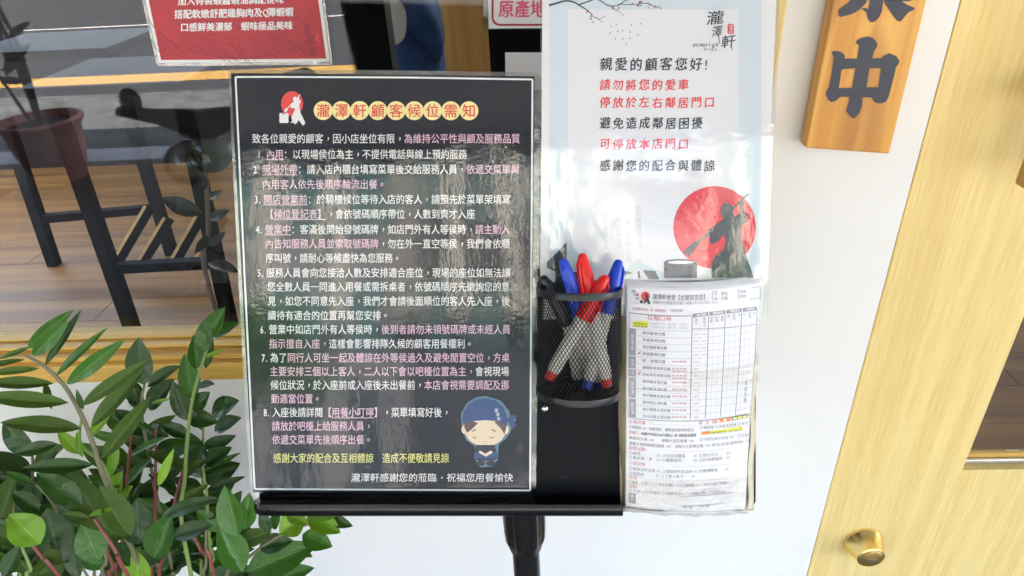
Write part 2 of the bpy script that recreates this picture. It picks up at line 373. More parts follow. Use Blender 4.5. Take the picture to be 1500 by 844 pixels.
b = MB(); b.box(-60, 60, YK0, YK1, -.157, .0); struct('kerb', b, M['kerb'])
b = MB(); b.box(-60, 60, YK1 + .002, WY + .3, -.157, -.004); struct('pavement', b, M['tile'])
b = MB(); b.box(-60, 60, YL1 - 12, YL1 - 9.002, -.157, .0); struct('pavement', b, M['concrete'])

# window opening measured on the wall
zs = zat(175, 556, WY - .012)                  # bottom of the casing
xr = xat(1151, 0, WY - .012)                   # right edge of the casing (vertical)
ztop = 2.55; xl = -3.2
door_l = xat(1412, 0, WY)                      # hinge edge of the door
print('sill', zs, 'casing right', xr, 'door left', door_l, 'sign', onY(1178, 218), onY(1302, 226), 'lock', onY(1264, 795))
wall = MB()
T = .18
wall.box(xl, xr - .02, WY, WY + .055, -.003, zs + .02)
wall.box(xr - .02, door_l - .004, WY, WY + T, -.003, 2.95)
wall.box(xl, xr - .02, WY, WY + T, ztop, 2.95)
door_r = door_l + .98
wall.box(door_l - .004, door_r + .004, WY, WY + T, 2.12, 2.95)
wall.box(door_r + .004, 9, WY, WY + T, -.003, 2.95)
wall.box(-9, xl - .002, WY, WY + T, -.003, 2.95)
wo = wall.build('shop_wall', M['wall'], loc=(0, WY, 0)); tag(wo, 'smooth white painted shop front wall around the window and the wooden door', 'wall')
# shop interior
fl = empty('shop_floor', (0, WY + .2, -.003), None, None); fl['kind'] = 'structure'
pw = .19
y = WY + T + .002; k = 0
while y < 6.4:
    x = -5.2 + (k * .77) % 1.5 - 1.5
    while x < 5:
        x2 = x + 1.5
        if y < 4.8 and -4.2 < x2 and x < 3.2:
            b = MB(); b.box(x + .0015, x2 - .0015, y + .001, y + pw - .001, -.04, -.004 - random.random() * .001); b.build('plank', M['floorw'], fl)
        x = x2
    y += pw; k += 1
b = MB(); b.box(-9, 9, WY + T, 9, -.155, -.042); struct('floor_base', b, M['tile'])
b = MB(); b.box(-5, 4.6, 4.55, 5.1, -.04, 1.12); tag(b.build('counter', M['darkin'], loc=(0, 4.55, -.04)), 'made-up long dark counter across the back of the shop, hiding the bright yard', 'counter')  # counter added to hide the bright yard; daylight comes in over it
b = MB(); b.box(4.6, 4.7, WY + T + .003, 6.497, -.04, 3.3); struct('wall_right', b, M['darkin'])
# arcade soffit shading the shop front, with a low block above it
b = MB(); b.box(-14, 9, -2.6, 1.4, 2.953, 3.55); b.box(-4, 9, 1.401, 6.4, 3.103, 3.55); struct('arcade_ceiling', b, M['soffit'])  # shop roof stops short at left and rear, made up to let daylight in
bb = empty('shop_building', (0, 2, 3.55), 'low unseen block above the arcade, cut down so the street stays sunlit', 'building')
b = MB(); b.box(-4, 9, -2.55, 6.4, 3.553, 4.2); b.build('wall', M['facade'], bb)  # unseen block kept low so its shadow leaves the street sunlit
b = MB(); b.box(-14, 9, -2.65, -2.602, 2.85, 3.55); b.build('fascia', M['soffit'], bb)
for xx in (-9.5, 6.3):
    b = MB(); b.box(xx, xx + .5, -2.5, -2.0, -.003, 2.94); tag(b.build('arcade_pillar', M['concrete'], loc=(xx, -2.5, 0)),
        'square concrete pillar at the kerb, %s of the shop front' % ('far left' if xx < 0 else 'far right'), 'pillar', 'arcade pillars')
# wall added at the arcade's left end to block light from that side
b = MB(); b.box(-5.6, -5.4, -2.4, WY, -.003, 2.94); tag(b.build('side_wall', M['concrete'], loc=(-5.6, -2.4, 0)), 'grey concrete wall added at the left end of the arcade to block light from there', 'wall')

# window casing: stepped wooden frame
win = empty('shop_window', (xat(400, 520, WY), WY, zs), 'large shop window in a stepped pale wooden frame behind the notice stand', 'window')
def steps(py): return zat(175, py, WY - .012)
z1, z2, z3, z4, z5 = zs, zat(175, 532, WY - .012), zat(175, 520, WY - .004), zat(175, 503, WY + .018), zat(175, 490.5, GY - .008)
rails = [(-.018, z1, z2, .0), (-.008, z2 + .0005, z3, .001), (.010, z3 + .0005, z4, .002), (.028, z4 + .0005, z5, .003)]
wid = z5 - z1
for k, (dy, za, zb, e) in enumerate(rails):
    ins = za - z1; inb = zb - z1
    b = MB(); b.box(xl + ins, xr - ins, WY + dy, WY + .06, za, zb); b.build('bottom_rail', M['bead' if k == 3 else 'trimh'], win, bevel=.0015)
    b = MB(); b.box(xr - inb, xr - ins, WY + dy - .0012, WY + .0612, zb + .0005, ztop - ins); b.build('side_rail', M['trimv'], win, bevel=.0015)
b = MB(); b.box(xl + .005, xr - wid + .004, GY, GY + .006, z5 - .006, ztop - .01); b.build('pane', M['glass'], win)
GX1 = xr - wid

# ---------------------------------------------------------------- door
dr = empty('shop_door', (door_l, WY + .004, 0), 'pale ash veneer door with a tall glass pane and a brass lock', 'door')
DY = WY + .004
gl = xat(1410, 689, DY); gz0 = zat(1410, 689, DY); gl2 = xat(1500, 461, DY)
print('door glass left', gl, gl2, gz0)
GL = gl; GR = door_r - (GL - door_l) * .9
b = MB(); b.box(door_l, GL, DY, DY + .045, -.002, 2.11); b.build('stile', M['door'], dr, bevel=.001)
b = MB(); b.box(GR, door_r, DY, DY + .045, -.002, 2.11); b.build('stile', M['door'], dr, bevel=.001)
b = MB(); b.box(GL + .0002, GR - .0002, DY + .0003, DY + .045, -.002, gz0); b.build('lower_panel', M['door'], dr)
b = MB(); b.box(GL + .0002, GR - .0002, DY + .0003, DY + .045, 1.95, 2.11); b.build('upper_panel', M['door'], dr)
b = MB(); b.box(GL, GR, DY + .0235, DY + .0285, gz0 + .004, 1.95); b.build('pane', M['glass'], dr)
b = MB(); b.box(GL, GR, DY + .012, DY + .0225, gz0 + .0005, gz0 + .010); b.build('glazing_strip', M['alum'], dr, bevel=.002)
b = MB(); b.box(GL, GR, DY + .017, DY + .0233, gz0 + .0105, gz0 + .019); b.build('glazing_bead', M['trimh'], dr, bevel=.001)
pr = Print(lambda px, py, l: onY(px, py, DY + .0232))
for x_ in (1474, 1476.2, 1478.4, 1480.6, 1483.6, 1486, 1488, 1490.4): pr.rect('white', x_, 659, x_ + 1.6, 661.4)
# brass cylinder lock
lk = onY(1264, 793, DY)
b = MB(); b.lathe([(.0330, 0), (.0330, .002), (.0312, .005), (.0232, .028), (.0225, .0335), (.0205, .0350)], lk, (0, -1, 0), 40, (True, True)); lo = b.build('lock_collar', M['brass'], dr, smooth=True)
b = MB(); b.lathe([(.0175, .0345), (.0175, .0365), (.0160, .0372)], lk, (0, -1, 0), 32, (False, True)); b.build('lock_cylinder', mat('worn_brass', (.62, .42, .15), .35, 1), lo, smooth=True)
b = MB(); b.box(lk.x - .007, lk.x + .007, lk.y - .0385, lk.y - .0368, lk.z - .002, lk.z + .002); b.build('keyhole', M['chrome'], lo)
# pull handle
hp = onY(1493, 276, DY - .062)
b = MB(); b.box(hp.x + .004, hp.x + .04, DY - .062, DY - .044, hp.z - .002, hp.z + .62); hh = b.build('pull_handle', M['handle'], dr, bevel=.004)
for dz in (.09, .55):
    b = MB(); b.box(hp.x + .02, hp.x + .036, DY - .0445, DY - .0005, hp.z + dz, hp.z + dz + .025); b.build('standoff', M['handle'], hh)
# grey strip in the gap at the door jamb
b = MB(); b.box(door_l - .0035, door_l - .0005, WY + .02, WY + .17, -.002, 2.11); b.build('gap_strip', mat('grey_gap_strip', (.35, .35, .33), .7), dr)

# ---------------------------------------------------------------- hanging wooden sign
sy = WY - .026
sg = empty('hanging_sign', onY(1240, 222, WY), 'orange cedar name board with two heavy dark brushed characters, hung on the white wall', 'sign')
o2 = onY(1180, 217, sy); o3 = onY(1303, 226, sy)
dirL = (onY(1221, 0, sy) - o2).normalized(); dirR = (onY(1358, 0, sy) - o3).normalized()
q = [o2, o3, o3 + dirR * .42, o2 + dirL * .42]
b = MB(); b.hexa([v + Vector((0, .020, 0)) for v in q], q); b.build('board', M['signw'], sg, bevel=.002)
pr2 = Print(lambda px, py, l: onY(px, py, sy - .0006 - .0002 * l))
k = 3.518
zh = [[(468, 225), (478, 208), (497, 196), (530, 188), (552, 193), (570, 206), (582, 228), (578, 245), (566, 262), (560, 280), (555, 300), (600, 300), (618, 285), (645, 275), (680, 290), (695, 315), (690, 330), (676, 350), (672, 375), (640, 500), (625, 525), (605, 533), (585, 534), (565, 525), (550, 503), (505, 502), (503, 545), (490, 580), (472, 603), (458, 612), (440, 600), (420, 570), (430, 545), (437, 520), (437, 500), (390, 500), (368, 520), (345, 527), (328, 515), (315, 485), (320, 468), (332, 450), (342, 400), (356, 310), (355, 290), (345, 270), (362, 262), (390, 266), (408, 278), (415, 290), (412, 301), (478, 302), (488, 240), (482, 228)],
      [(405, 357), (468, 352), (452, 453), (382, 455), (392, 400), (395, 365)], [(541, 352), (601, 352), (587, 450), (525, 450)]]
pr2.poly('ink', [tr(l, 1120, 0, k) for l in zh])
yu = [[(383, 52), (395, 40), (425, 18), (440, 5), (440, -25), (535, -25), (528, 5), (520, 20), (490, 50), (465, 66), (440, 76), (410, 83), (388, 89), (380, 78)],
      [(500, 45), (515, 40), (533, 48), (540, 20), (543, -25), (612, -25), (610, 20), (604, 62), (590, 90), (573, 108), (555, 116), (540, 110), (532, 95), (526, 65)],
      [(612, -10), (630, -25), (700, -25), (712, 10), (730, 22), (776, 42), (768, 52), (740, 65), (718, 92), (700, 113), (682, 106), (660, 78), (640, 48), (620, 20)],
      [(600, -20), (760, -20), (768, 0), (740, 8), (600, 0)], [(385, -60), (770, -60), (770, -24), (385, -24)]]
for l in yu: pr2.poly('ink', tr(l, 1120, 0, k))
for l in ([(500, -150), (540, -150), (540, -62), (500, -62)], [(590, -150), (630, -150), (630, -62), (590, -62)], [(400, -120), (770, -120), (765, -90), (395, -90)]): pr2.poly('ink', tr(l, 1128, 0, k))
pr2.build({'ink': 'lettering'}, sg)

# ================================================================ THINGS STUCK TO THE WINDOW
IY = GY - .0056
def Gp(px, py, off): return onY(px, py, IY + .0045 - off)
rp = empty('red_poster', onY(350, 50, IY), 'red laminated poster with white brush lettering stuck on the window glass', 'poster')
oc = [(186, -80), (458, -80), (485, 91), (487, 96), (231, 97), (227, 92)]
slab('laminate_sheet', [(190, -80), (466, -80), (487, 90), (485, 95), (234, 97), (229, 93)], Gp, .0008, M['edge'], rp)
slab('paper', [(196, -80), (461, -80), (483, 90), (233, 92.5)], Gp, .0014, mat('white_poster_border', (.8, .82, .84), .6), rp)
p = Print(lambda px, py, l: Gp(px, py, .0016 + .0002 * l))
p.poly('maroon', [(201, -80), (455, -80), (478, 86), (236, 88)], 0)
for i in range(46):
    t = i / 45; x = 240 + 225 * t; y = 84 - 16 * math.sin(t * 9) * random.random()
    p.line('maroond', [(x, y), (x - 6 - 6 * random.random(), y - 8), (x - 16 - 8 * random.random(), y - 18 - 14 * random.random())], .8)
for rr in (50, 66, 74, 96):
    p.line('maroond', [(350 + rr * 1.5 * math.cos(a / 10), -6 + rr * .95 * math.sin(a / 10)) for a in range(3, 29) if 205 + (.27 * (rr * math.sin(a / 10))) < 350 + rr * 1.5 * math.cos(a / 10) < 458], .9)
p.text(('加入特製蝦醬蝦油調配後味', 'white'), 260, 2, 416, 12, 2, bold=.03, rise=-3)
p.text(('搭配軟嫩舒肥雞胸肉及Q彈蝦蝦', 'white'), 255, 21, 430, 13, 2, bold=.035, rise=-4)
p.text(('口感鮮美濃郁　蝦味極品美味', 'white'), 264, 40, 429, 12.5, 2, bold=.035, rise=-3)
p.vtext('瀧澤軒', 'maroond', 449, 34, 84, 11, 2, bold=.04, dx=5)
p.rect('seal', 463, 50, 466.5, 60, 2)
p.build({'maroon': 'red_ground', 'maroond': 'wave_pattern', 'seal': 'seal'}, rp)

og = empty('origin_notice', onY(760, 20, IY), 'white laminated origin notice with red rounded border stuck at the top of the window', 'notice')
slab('laminate_sheet', roundrect(708, -60, 860, 44, 6), Gp, .0008, M['edge'], og)
slab('paper', [(713, -60), (850, -60), (850, 41), (716, 42)], Gp, .0014, mat('notice_paper', (.82, .80, .83), .6), og)
p = Print(lambda px, py, l: Gp(px, py, .0016 + .0002 * l))
a = roundrect(720, -50, 846, 38, 12); c = roundrect(723, -47, 843, 35, 9.5); p.poly('redline', [a, c], 1)
p.text(('原產地', 'pinkred'), 730, 13, 800, 25, 1, bold=.03)
p.build({'redline': 'border'}, og)
ws = empty('white_notice', onY(790, 130, IY), 'plain white laminated sheet stuck on the window behind the two posters', 'notice')
slab('laminate_sheet', roundrect(734, 74, 900, 188, 5), Gp, .0008, M['edge'], ws)
slab('paper', [(740, 77), (895, 77), (895, 184), (741, 184)], Gp, .0014, mat('sheet_paper', (.72, .70, .74), .6), ws)

# ================================================================ NOTICE STAND
st0 = S(760, 745, -.03)
stand = empty('notice_stand', Vector((st0.x, st0.y + .02, 0)), 'black metal floor stand with tilted board and ledge carrying notices, pen cup and menus', 'stand')
BT = .003
slab('board', roundrect(380, 132, 1107, 742, 10), lambda x, y, o: S(x, y, -.0035 + o), .003, M['black'], stand)
# bottom ledge with front lip
L0, L1 = 379, 906
led = MB()
def prof(px):
    A = S(px, 727, -.003)
    return [A + Ed * d + En * n_ for d, n_ in ((0, .0015), (0.000, .021), (-.003, .0235), (-.0035, .026), (0.001, .0265), (.0075, .0255), (.010, .023), (.0105, .018), (.0035, .0045), (.0035, .0))]
n = 10; P = []
xs = [L0, L0 + 1.5, L0 + 5, L0 + 12, L0 + 30, 560, 700, 905, 907]
for xi, x in enumerate(xs):
    pf = prof(x); sc_ = [.35, .62, .85, .97, 1, 1, 1, 1, 1][xi]; c0 = pf[0]
    P.append([c0 + (q_ - c0) * sc_ for q_ in pf])
led.v = [v for r_ in P for v in r_]
for i in range(len(P) - 1):
    for j in range(n): led.f.append((i * n + j, i * n + (j + 1) % n, (i + 1) * n + (j + 1) % n, (i + 1) * n + j))
led.f += [tuple(range(n)), tuple(range(len(led.v) - 1, len(led.v) - n - 1, -1))]
led.build('ledge', M['blackgloss'], stand, smooth=True, doubles=True)
# screws
for px, py in ((798, 598),):
    b = MB(); b.lathe([(.0001, .0034), (.0026, .0030), (.0037, .0018), (.0040, 0)], S(px, py, -.0006), En, 16); b.build('screw', M['chrome'], stand, smooth=True)
# pole behind the board
p0 = S(767, 752, -.045); ptop = S(760, 600, -.03)
pz = p0.copy(); px_, py_ = pz.x, pz.y
b = MB(); b.lathe([(.0155, 0), (.0155, p0.z - .1)], (px_, py_, .1), (0, 0, 1), 28); b.build('lower_pole', M['plastic'], stand, smooth=True)
zc_ = onY(762, 796, py_).z; zt_ = p0.z
col = MB(); nn = 48
prf = [(.0178, zc_ - .004), (.0195, zc_ + .004), (.0215, zc_ + .014), (.0225, zc_ + .03), (.0225, zt_ + .03), (.019, zt_ + .034)]
for r_, z_ in prf:
    for i in range(nn):
        a = 2 * math.pi * i / nn; rr = r_ + (.0014 if (i // 3) % 2 else 0) * (1 if r_ > .02 else .3)
        col.v.append(Vector((px_ + rr * math.cos(a), py_ + rr * math.sin(a), z_)))
for k_ in range(len(prf) - 1):
    for i in range(nn):
        j = (i + 1) % nn; col.f.append((k_ * nn + i, k_ * nn + j, (k_ + 1) * nn + j, (k_ + 1) * nn + i))
col.f += [tuple(range(nn))[::-1], tuple((len(prf) - 1) * nn + i for i in range(nn))]
col.build('clamp_collar', M['plastic'], stand)
b = MB(); b.tube([(px_, py_, zt_ + .02), (px_, py_ , zt_ + .10), S(760, 560, -.012)], .011, 12); b.build('neck', M['plastic'], stand, smooth=True)
b = MB(); b.lathe([(.17, .0), (.17, .012), (.05, .03), (.02, .06), (.018, .12)], (px_, py_, 0), (0, 0, 1), 40, (True, True)); b.build('base', M['plastic'], stand, smooth=True)

# ---------------------------------------------------------------- dark queueing notice
dk = empty('dark_notice', S(575, 735, .002), 'large dark laminated queueing notice in small white and pink lettering, standing on the ledge', 'notice')
Sf = lambda x, y, o: S(x, y, .001 + o)
slab('laminate_sheet', [(334, 106), (339, 101), (560, 103), (786, 106), (792, 112), (789, 420), (785, 724), (779, 731), (575, 730), (372, 727), (366, 722), (349, 410)], Sf, .0007, M['edge'], dk)
slab('paper', [(338, 107), (783, 112), (778, 724), (371, 721)], Sf, .0012, M['navy'], dk)
p = Print(lambda px, py, l: S(px, py, .0026 + .00025 * l))
B4 = [(345, 113), (780, 116.5), (776.5, 718.5), (373, 716.5)]
p.line('white', [B4[0], (400, 112.7), (600, 113.7), B4[1], B4[2], B4[3], (359, 420), B4[0]], 2.6)
k = 12.06
p.disc('red', 400 + 335 / k, 120 + 388 / k, 195 / k, 222 / k, 1)
man = [(355, 310), (352, 285), (375, 262), (405, 268), (418, 285), (480, 215), (487, 225), (455, 270), (462, 310), (487, 325), (483, 370), (465, 400), (472, 480), (480, 540), (530, 640), (570, 725), (540, 772), (515, 762), (450, 670), (430, 720), (390, 750), (370, 745), (372, 722), (300, 722), (340, 690), (325, 640), (335, 590), (385, 500), (380, 460), (345, 465), (325, 470), (305, 430), (262, 475), (265, 485), (225, 537), (190, 515), (230, 465), (255, 458), (310, 395), (365, 350)]
p.poly('white', tr(man, 400, 120, k), 2)
p.poly('white', tr(roundrect(112, 550, 272, 727, 18), 400, 120, k), 2)
p.rect('navy', 400 + 150 / k, 120 + 560 / k, 400 + 235 / k, 120 + 571 / k, 3)
for i, ch in enumerate('瀧澤軒顧客候位需知'):
    cx = 473.4 + i * 26.7; cy = 162 + i * .05
    p.disc('cream', cx, cy, 13.9, 13.9, 1); p.text((ch, 'red'), cx - 10.2, cy, cx + 10.2, 19.5, 3, bold=.008)
W_, K_ = 'white', 'pink'
LN = [
 (203, 369, 762, [('致各位親愛的顧客，因小店坐位有限，', W_), ('為維持公平性與顧及服務品質', K_)], 0),
 (226, 377, 684, [('1.', W_), ('內用', K_), ('：以現場侯位為主，不提供電話與線上預約服務', W_)], (2, 4)),
 (248, 371, 761, [('2.', W_), ('現場外帶', K_), ('：請入店內櫃台填寫菜單後交給服務人員，', W_), ('依遞交菜單與', K_)], (2, 6)),
 (270, 384, 566, [('內用客人依先後順序輪流出餐。', K_)], 0),
 (292, 373, 748, [('3.', W_), ('開店營業前', K_), ('：於騎樓候位等待入店的客人，請預先於菜單架填寫', W_)], (2, 7)),
 (313.5, 388, 696, [('【候位登記表】', K_), ('，會依號碼順序帶位，人數到齊才入座', W_)], (1, 7)),
 (336, 375, 747, [('4.', W_), ('營業中', K_), ('：客滿後開始發號碼牌，如店門外有人等侯時，', W_), ('請主動入', K_)], (2, 5)),
 (357, 388, 747, [('內告知服務人員並索取號碼牌', K_), ('，勿在外一直空等侯，我們會依順', W_)], 0),
 (378, 389, 588, [('序叫號，請耐心等候盡快為您服務。', W_)], 0),
 (399.5, 377, 748, [('5.服務人員會向您接洽人數及安排適合座位，現場的座位如無法讓', W_)], 0),
 (420, 391, 747, [('您全數人員一同進入用餐或需拆桌者，依號碼順序先徵詢您的意', W_)], 0),
 (441, 392, 747, [('見，如您不同意先入座，我們才會請後面順位的客人先入座，後', W_)], 0),
 (462, 392, 571, [('續待有適合的位置再幫您安排。', W_)], 0),
 (482.5, 381, 748, [('6.營業中如店門外有人等侯時，', W_), ('後到者請勿未領號碼牌或未經人員', K_)], 0),
 (503.5, 394, 694, [('指示擅自入座，', K_), ('這樣會影響排隊久候的顧客用餐權利。', W_)], 0),
 (524, 383, 747, [('7.為了', W_), ('同行人可坐一起及體諒在外等侯過久及避免閒置空位，方桌', K_)], 0),
 (544, 395, 746, [('主要安排三個以上客人，二人以下會以吧檯位置為主，', K_), ('會視現場', W_)], 0),
 (564, 396, 746, [('候位狀況，於入座前或入座後未出餐前，', W_), ('本店會視需要調配及挪', K_)], 0),
 (584, 397, 471, [('動適當位置。', K_)], 0),
 (604, 386, 660, [('8.入座後請詳閱', W_), ('【用餐小叮嚀】', K_), ('，菜單填寫好後，', W_)], (9, 14)),
 (624, 398, 546, [('請放於吧檯上給服務人員，', K_)], 0),
 (644, 398.5, 546, [('依遞交菜單先後順序出餐。', K_)], 0),
 (671, 400, 658, [('感謝大家的配合及互相體諒　造成不便敬請見諒', 'yellow')], 0),
]
for yc, x0, x1, runs, ul in LN:
    p.text(runs, x0, yc, x1, 14.2, 1, bold=.007)
    if ul:
        s_ = ''.join(t for t, m in runs); tot = sum(cw(c) for c in s_); a = (x1 - x0) / tot
        xa = x0 + a * sum(cw(c) for c in s_[:ul[0]]); xb = x0 + a * sum(cw(c) for c in s_[:ul[1]])
        p.line('pink', [(xa, yc + 8.2), (xb, yc + 8.2)], 1.0)
p.text(('瀧澤軒感謝您的蒞臨．祝福您用餐愉快', 'white'), 514, 699.5, 752, 12.5, 1, bold=-.004, slant=.05)
# small plain picture of a bowing cook in a blue headscarf
M['halo'] = mat('pale_halo_print', (.10, .20, .28), .6); M['scarf'] = mat('blue_scarf_print', (.02, .06, .20), .6); M['face'] = mat('cream_face_print', (.80, .66, .48), .6)
M['cloth'] = mat('dark_navy_print', (.012, .016, .035), .6); M['lips'] = mat('pink_mouth_print', (.8, .3, .35), .6); M['hairp'] = mat('brown_hair_print', (.10, .06, .06), .6)
halo = [(712, 578), (735, 585), (748, 600), (751, 612), (758, 607), (759, 615), (753, 622), (750, 634), (743, 643), (732, 652), (730, 676), (722, 686), (702, 687), (695, 676), (694, 655), (680, 645), (674, 628), (672, 605), (682, 588), (698, 579)]
p.poly('halo', [(714 + (x - 714) * .93, 632 + (y - 632) * .955) for x, y in halo], 1)
p.disc('face', 711, 630, 30, 24, 2); p.disc('face', 681, 629, 5, 7, 2); p.disc('face', 740.5, 629, 5, 7, 2)
p.poly('hairp', [(680, 612), (700, 620), (690, 630), (684, 634), (680, 625)], 3); p.poly('hairp', [(742, 612), (724, 618), (734, 628), (739, 636), (742, 625)], 3)
p.poly('scarf', [(677, 620), (679, 603), (687, 592), (700, 585), (712, 583.5), (726, 587), (737, 596), (742, 608), (743, 624), (728, 617), (711, 615.5), (692, 617)], 4)
p.poly('scarf', [(741, 615), (749, 608), (757, 610), (752, 616), (757, 623), (750, 629), (746, 621)], 4)
p.poly('cloth', [(697, 652), (725, 652), (729, 672), (722, 675), (700, 675), (694, 671)], 3); p.disc('cloth', 704, 679, 7, 4, 3); p.disc('cloth', 719, 679, 7, 4, 3)
p.poly('scarf', [(695, 662), (728, 662), (729, 672), (694, 672)], 4)
p.poly('face', [(703, 660), (711, 665), (719, 660), (722, 663), (712, 669), (701, 663)], 5)
for x0, x1 in ((692, 698), (716, 724)): p.line('cloth', [(x0, 640), ((x0 + x1) / 2, 642), (x1, 640)], .9, 5)
p.line('cloth', [(692, 632), (697, 629)], 1.4, 5); p.line('cloth', [(720, 629), (726, 632)], 1.4, 5); p.line('lips', [(706, 646.5), (710, 648), (714, 646.5)], 1, 5)
p.vtext('瀧澤軒', 'white', 727, 598, 617, 6, 5, dx=2)
p.build({'cream': 'title_disc', 'red': 'red_lettering', 'pink': 'pink_lettering', 'yellow': 'yellow_lettering', 'white': 'white_lettering', 'navy': 'emblem_slot',
         'halo': 'picture', 'face': 'picture', 'hairp': 'picture', 'scarf': 'picture', 'cloth': 'picture', 'lips': 'picture'}, dk)
sheetgrid('laminate_film', [(334, 102), (791, 106), (785, 730), (368, 726)], S, .0046, M['lamin'], dk, 20, 24)

# ---------------------------------------------------------------- white parking notice
wn = empty('white_poster', S(960, 405, .002), 'tall white laminated poster with brush lettering and a red sun, behind the pens', 'poster')
bulge = lambda x: .004 + .010 * max(0, (x - 980) / 160) ** 2
Wf = lambda x, y, o: S(x, y, bulge(x) + o)
C = [(794, -60), (1143, -60), (1118, 470), (790, 470)]
sheetgrid('laminate_sheet', [(792, -60), (1145, -60), (1124, 470), (788, 470)], Wf, .000, M['edge'], wn, 16, 4)
sheetgrid('paper', [(795, -60), (1140, -60), (1117, 468), (791, 468)], Wf, .0006, M['paper'], wn, 16, 4)
p = Print(lambda px, py, l: S(px, py, bulge(px) + .0008 + .0003 * l))
p.rect('paleblue', 805, -60, 1115, 440, 1, 20, 2)
p.rect('paperin', 832, 14, 1082, 440, 2, 16, 2)
for s_, x0, x1, yc, h, c_ in (('親愛的顧客您好!', 877, 1042, 94.5, 19, 'charcoal'), ('請勿將您的愛車', 877, 1011, 125, 16, 'seal'), ('停放於左右鄰居門口', 877, 1049, 150.5, 16, 'seal'),
        ('避免造成鄰居困擾', 877, 1031, 181, 17, 'charcoal'), ('可停放本店門口', 877, 1011, 211.5, 16, 'seal'), ('感謝您的配合與體諒', 877, 1049, 243, 16.5, 'charcoal')):
    a = (x1 - x0) / sum(cw(c) for c in s_); x = x0
    for ch in s_:
        p.text((ch, c_), x + a * .06, yc + random.uniform(-.5, .5), x + a * (cw(ch) - .08 if cw(ch) == 1 else .5), h, 3, bold=.026, slant=.04, up=1.2); x += a * cw(ch)
for ch, cx, cy, w_, h in (('瀧', 1048, 27, 26, 20), ('澤', 1050.5, 47, 16, 16), ('軒', 1067, 62, 21, 19)):
    p.text((ch, 'charcoal'), cx - w_ / 2, cy, cx + w_ / 2, h, 3, bold=.012, slant=.1, up=2.5)
p.line('charcoal', [(1053, 52), (1053.5, 64)], 1.2, 3); p.line('charcoal', [(1071, 66), (1072.5, 74)], 1.0, 3)
p.text(('ocmorigh', 'charcoal'), 1015, 65, 1053, 8, 3, bold=.02, slant=.15); p.text(('ラーメン', 'charcoal'), 1030, 72.5, 1051, 6, 3, bold=.02)
p.poly('seal', roundrect(1066, 35, 1075, 50, 2.5), 3); p.vtext('瀧澤軒', 'white', 1070.5, 36, 49.5, 6.5, 4)
# blossom branch
def br(pts, w0, w1):
    pts = spline([(x, y, 0) for x, y in pts], 5)
    for i in range(len(pts) - 1):
        p.line('green', [(pts[i].x, pts[i].y), (pts[i + 1].x, pts[i + 1].y)], w0 + (w1 - w0) * i / len(pts), 3)
br([(804, 8), (815, 5), (828, 1.5), (840, 3), (848, 7.5), (860, 15), (868, 22)], 3.2, 1.2); br([(848, 7), (860, 3), (873, -2)], 2, 1.5)
br([(876, -1), (884, 4), (892, 8.5), (905, 8), (916, 1), (925, -3)], 1.6, 1); br([(905, 6), (925, 7), (945, 5), (958, 9), (970, 13)], 1, .8); br([(868, 24), (878, 28), (888, 23)], .8, .6); br([(895, 11), (905, 16), (914, 23)], .7, .5); br([(874, 26), (880, 31), (884, 32)], .7, .5)
rnd = random.Random(3)
for cx, cy, s_ in ((861, 17, 5), (866, 23, 5), (865, 27, 5), (872, 26, 3), (868, 32, 4), (898, 12, 5), (906, 12, 4), (903, 16, 3), (937, 3, 8), (936, 8, 7), (951, 6, 5), (926, 6, 4), (942, -1, 5), (960, 10, 4), (966, 9, 3), (920, -1, 4), (958, 12, 3), (845, -1, 4), (950, 11, 3)):
    for i in range(6): p.disc('plum', cx + rnd.uniform(-.4, .4) * s_, cy + rnd.uniform(-.4, .4) * s_, s_ * .17, layer=3, n=7)
    p.disc('green', cx, cy, s_ * .13, layer=4, n=6)
for x, y in ((895, 39), (903, 36), (894, 49), (905, 46), (912, 45), (925, 37), (938, 35), (923, 47), (934, 51), (901, 57), (912, 57), (923, 56), (917, 64)):
    p.poly('txtgrey', [(x - 1, y - 1), (x + .6, y - 1.4), (x + 1.1, y + .6), (x - .4, y + 1.3)], 3)
M['art'] = M['charcoal']
# red sun, cook, barrel
cxs, cys = 1046.8, 333.3
p.disc('bigred', cxs, cys, 60.4, 60.4, 3, 48)
cook = [(455, 270), (452, 235), (470, 207), (500, 198), (530, 208), (543, 232), (661, 126), (667, 133), (625, 170), (632, 190), (628, 230), (635, 270), (665, 285), (660, 330), (645, 350), (625, 365), (622, 400), (612, 470), (628, 520), (640, 560), (650, 620), (680, 690), (708, 777), (380, 777), (382, 660), (410, 610), (445, 580), (475, 555), (490, 500), (478, 440), (462, 455), (440, 490), (410, 505), (372, 515), (365, 470), (370, 440), (283, 507), (285, 520), (205, 612), (160, 578), (245, 495), (268, 497), (358, 418), (355, 400), (375, 395), (440, 345), (478, 320), (460, 300)]
p.poly('art', [tr(cook, 970, 260, 5.276), tr([(545, 262), (590, 200), (598, 215), (600, 260), (590, 290), (562, 300)], 970, 260, 5.276)], 4)
p.poly('art', tr([(14, 655), (40, 640), (100, 633), (180, 633), (240, 640), (270, 655), (270, 778), (14, 778)], 970, 260, 5.276), 4)
p.disc('paper', 970 + 142 / 5.276, 260 + 656 / 5.276, 104 / 5.276, 13 / 5.276, 5)
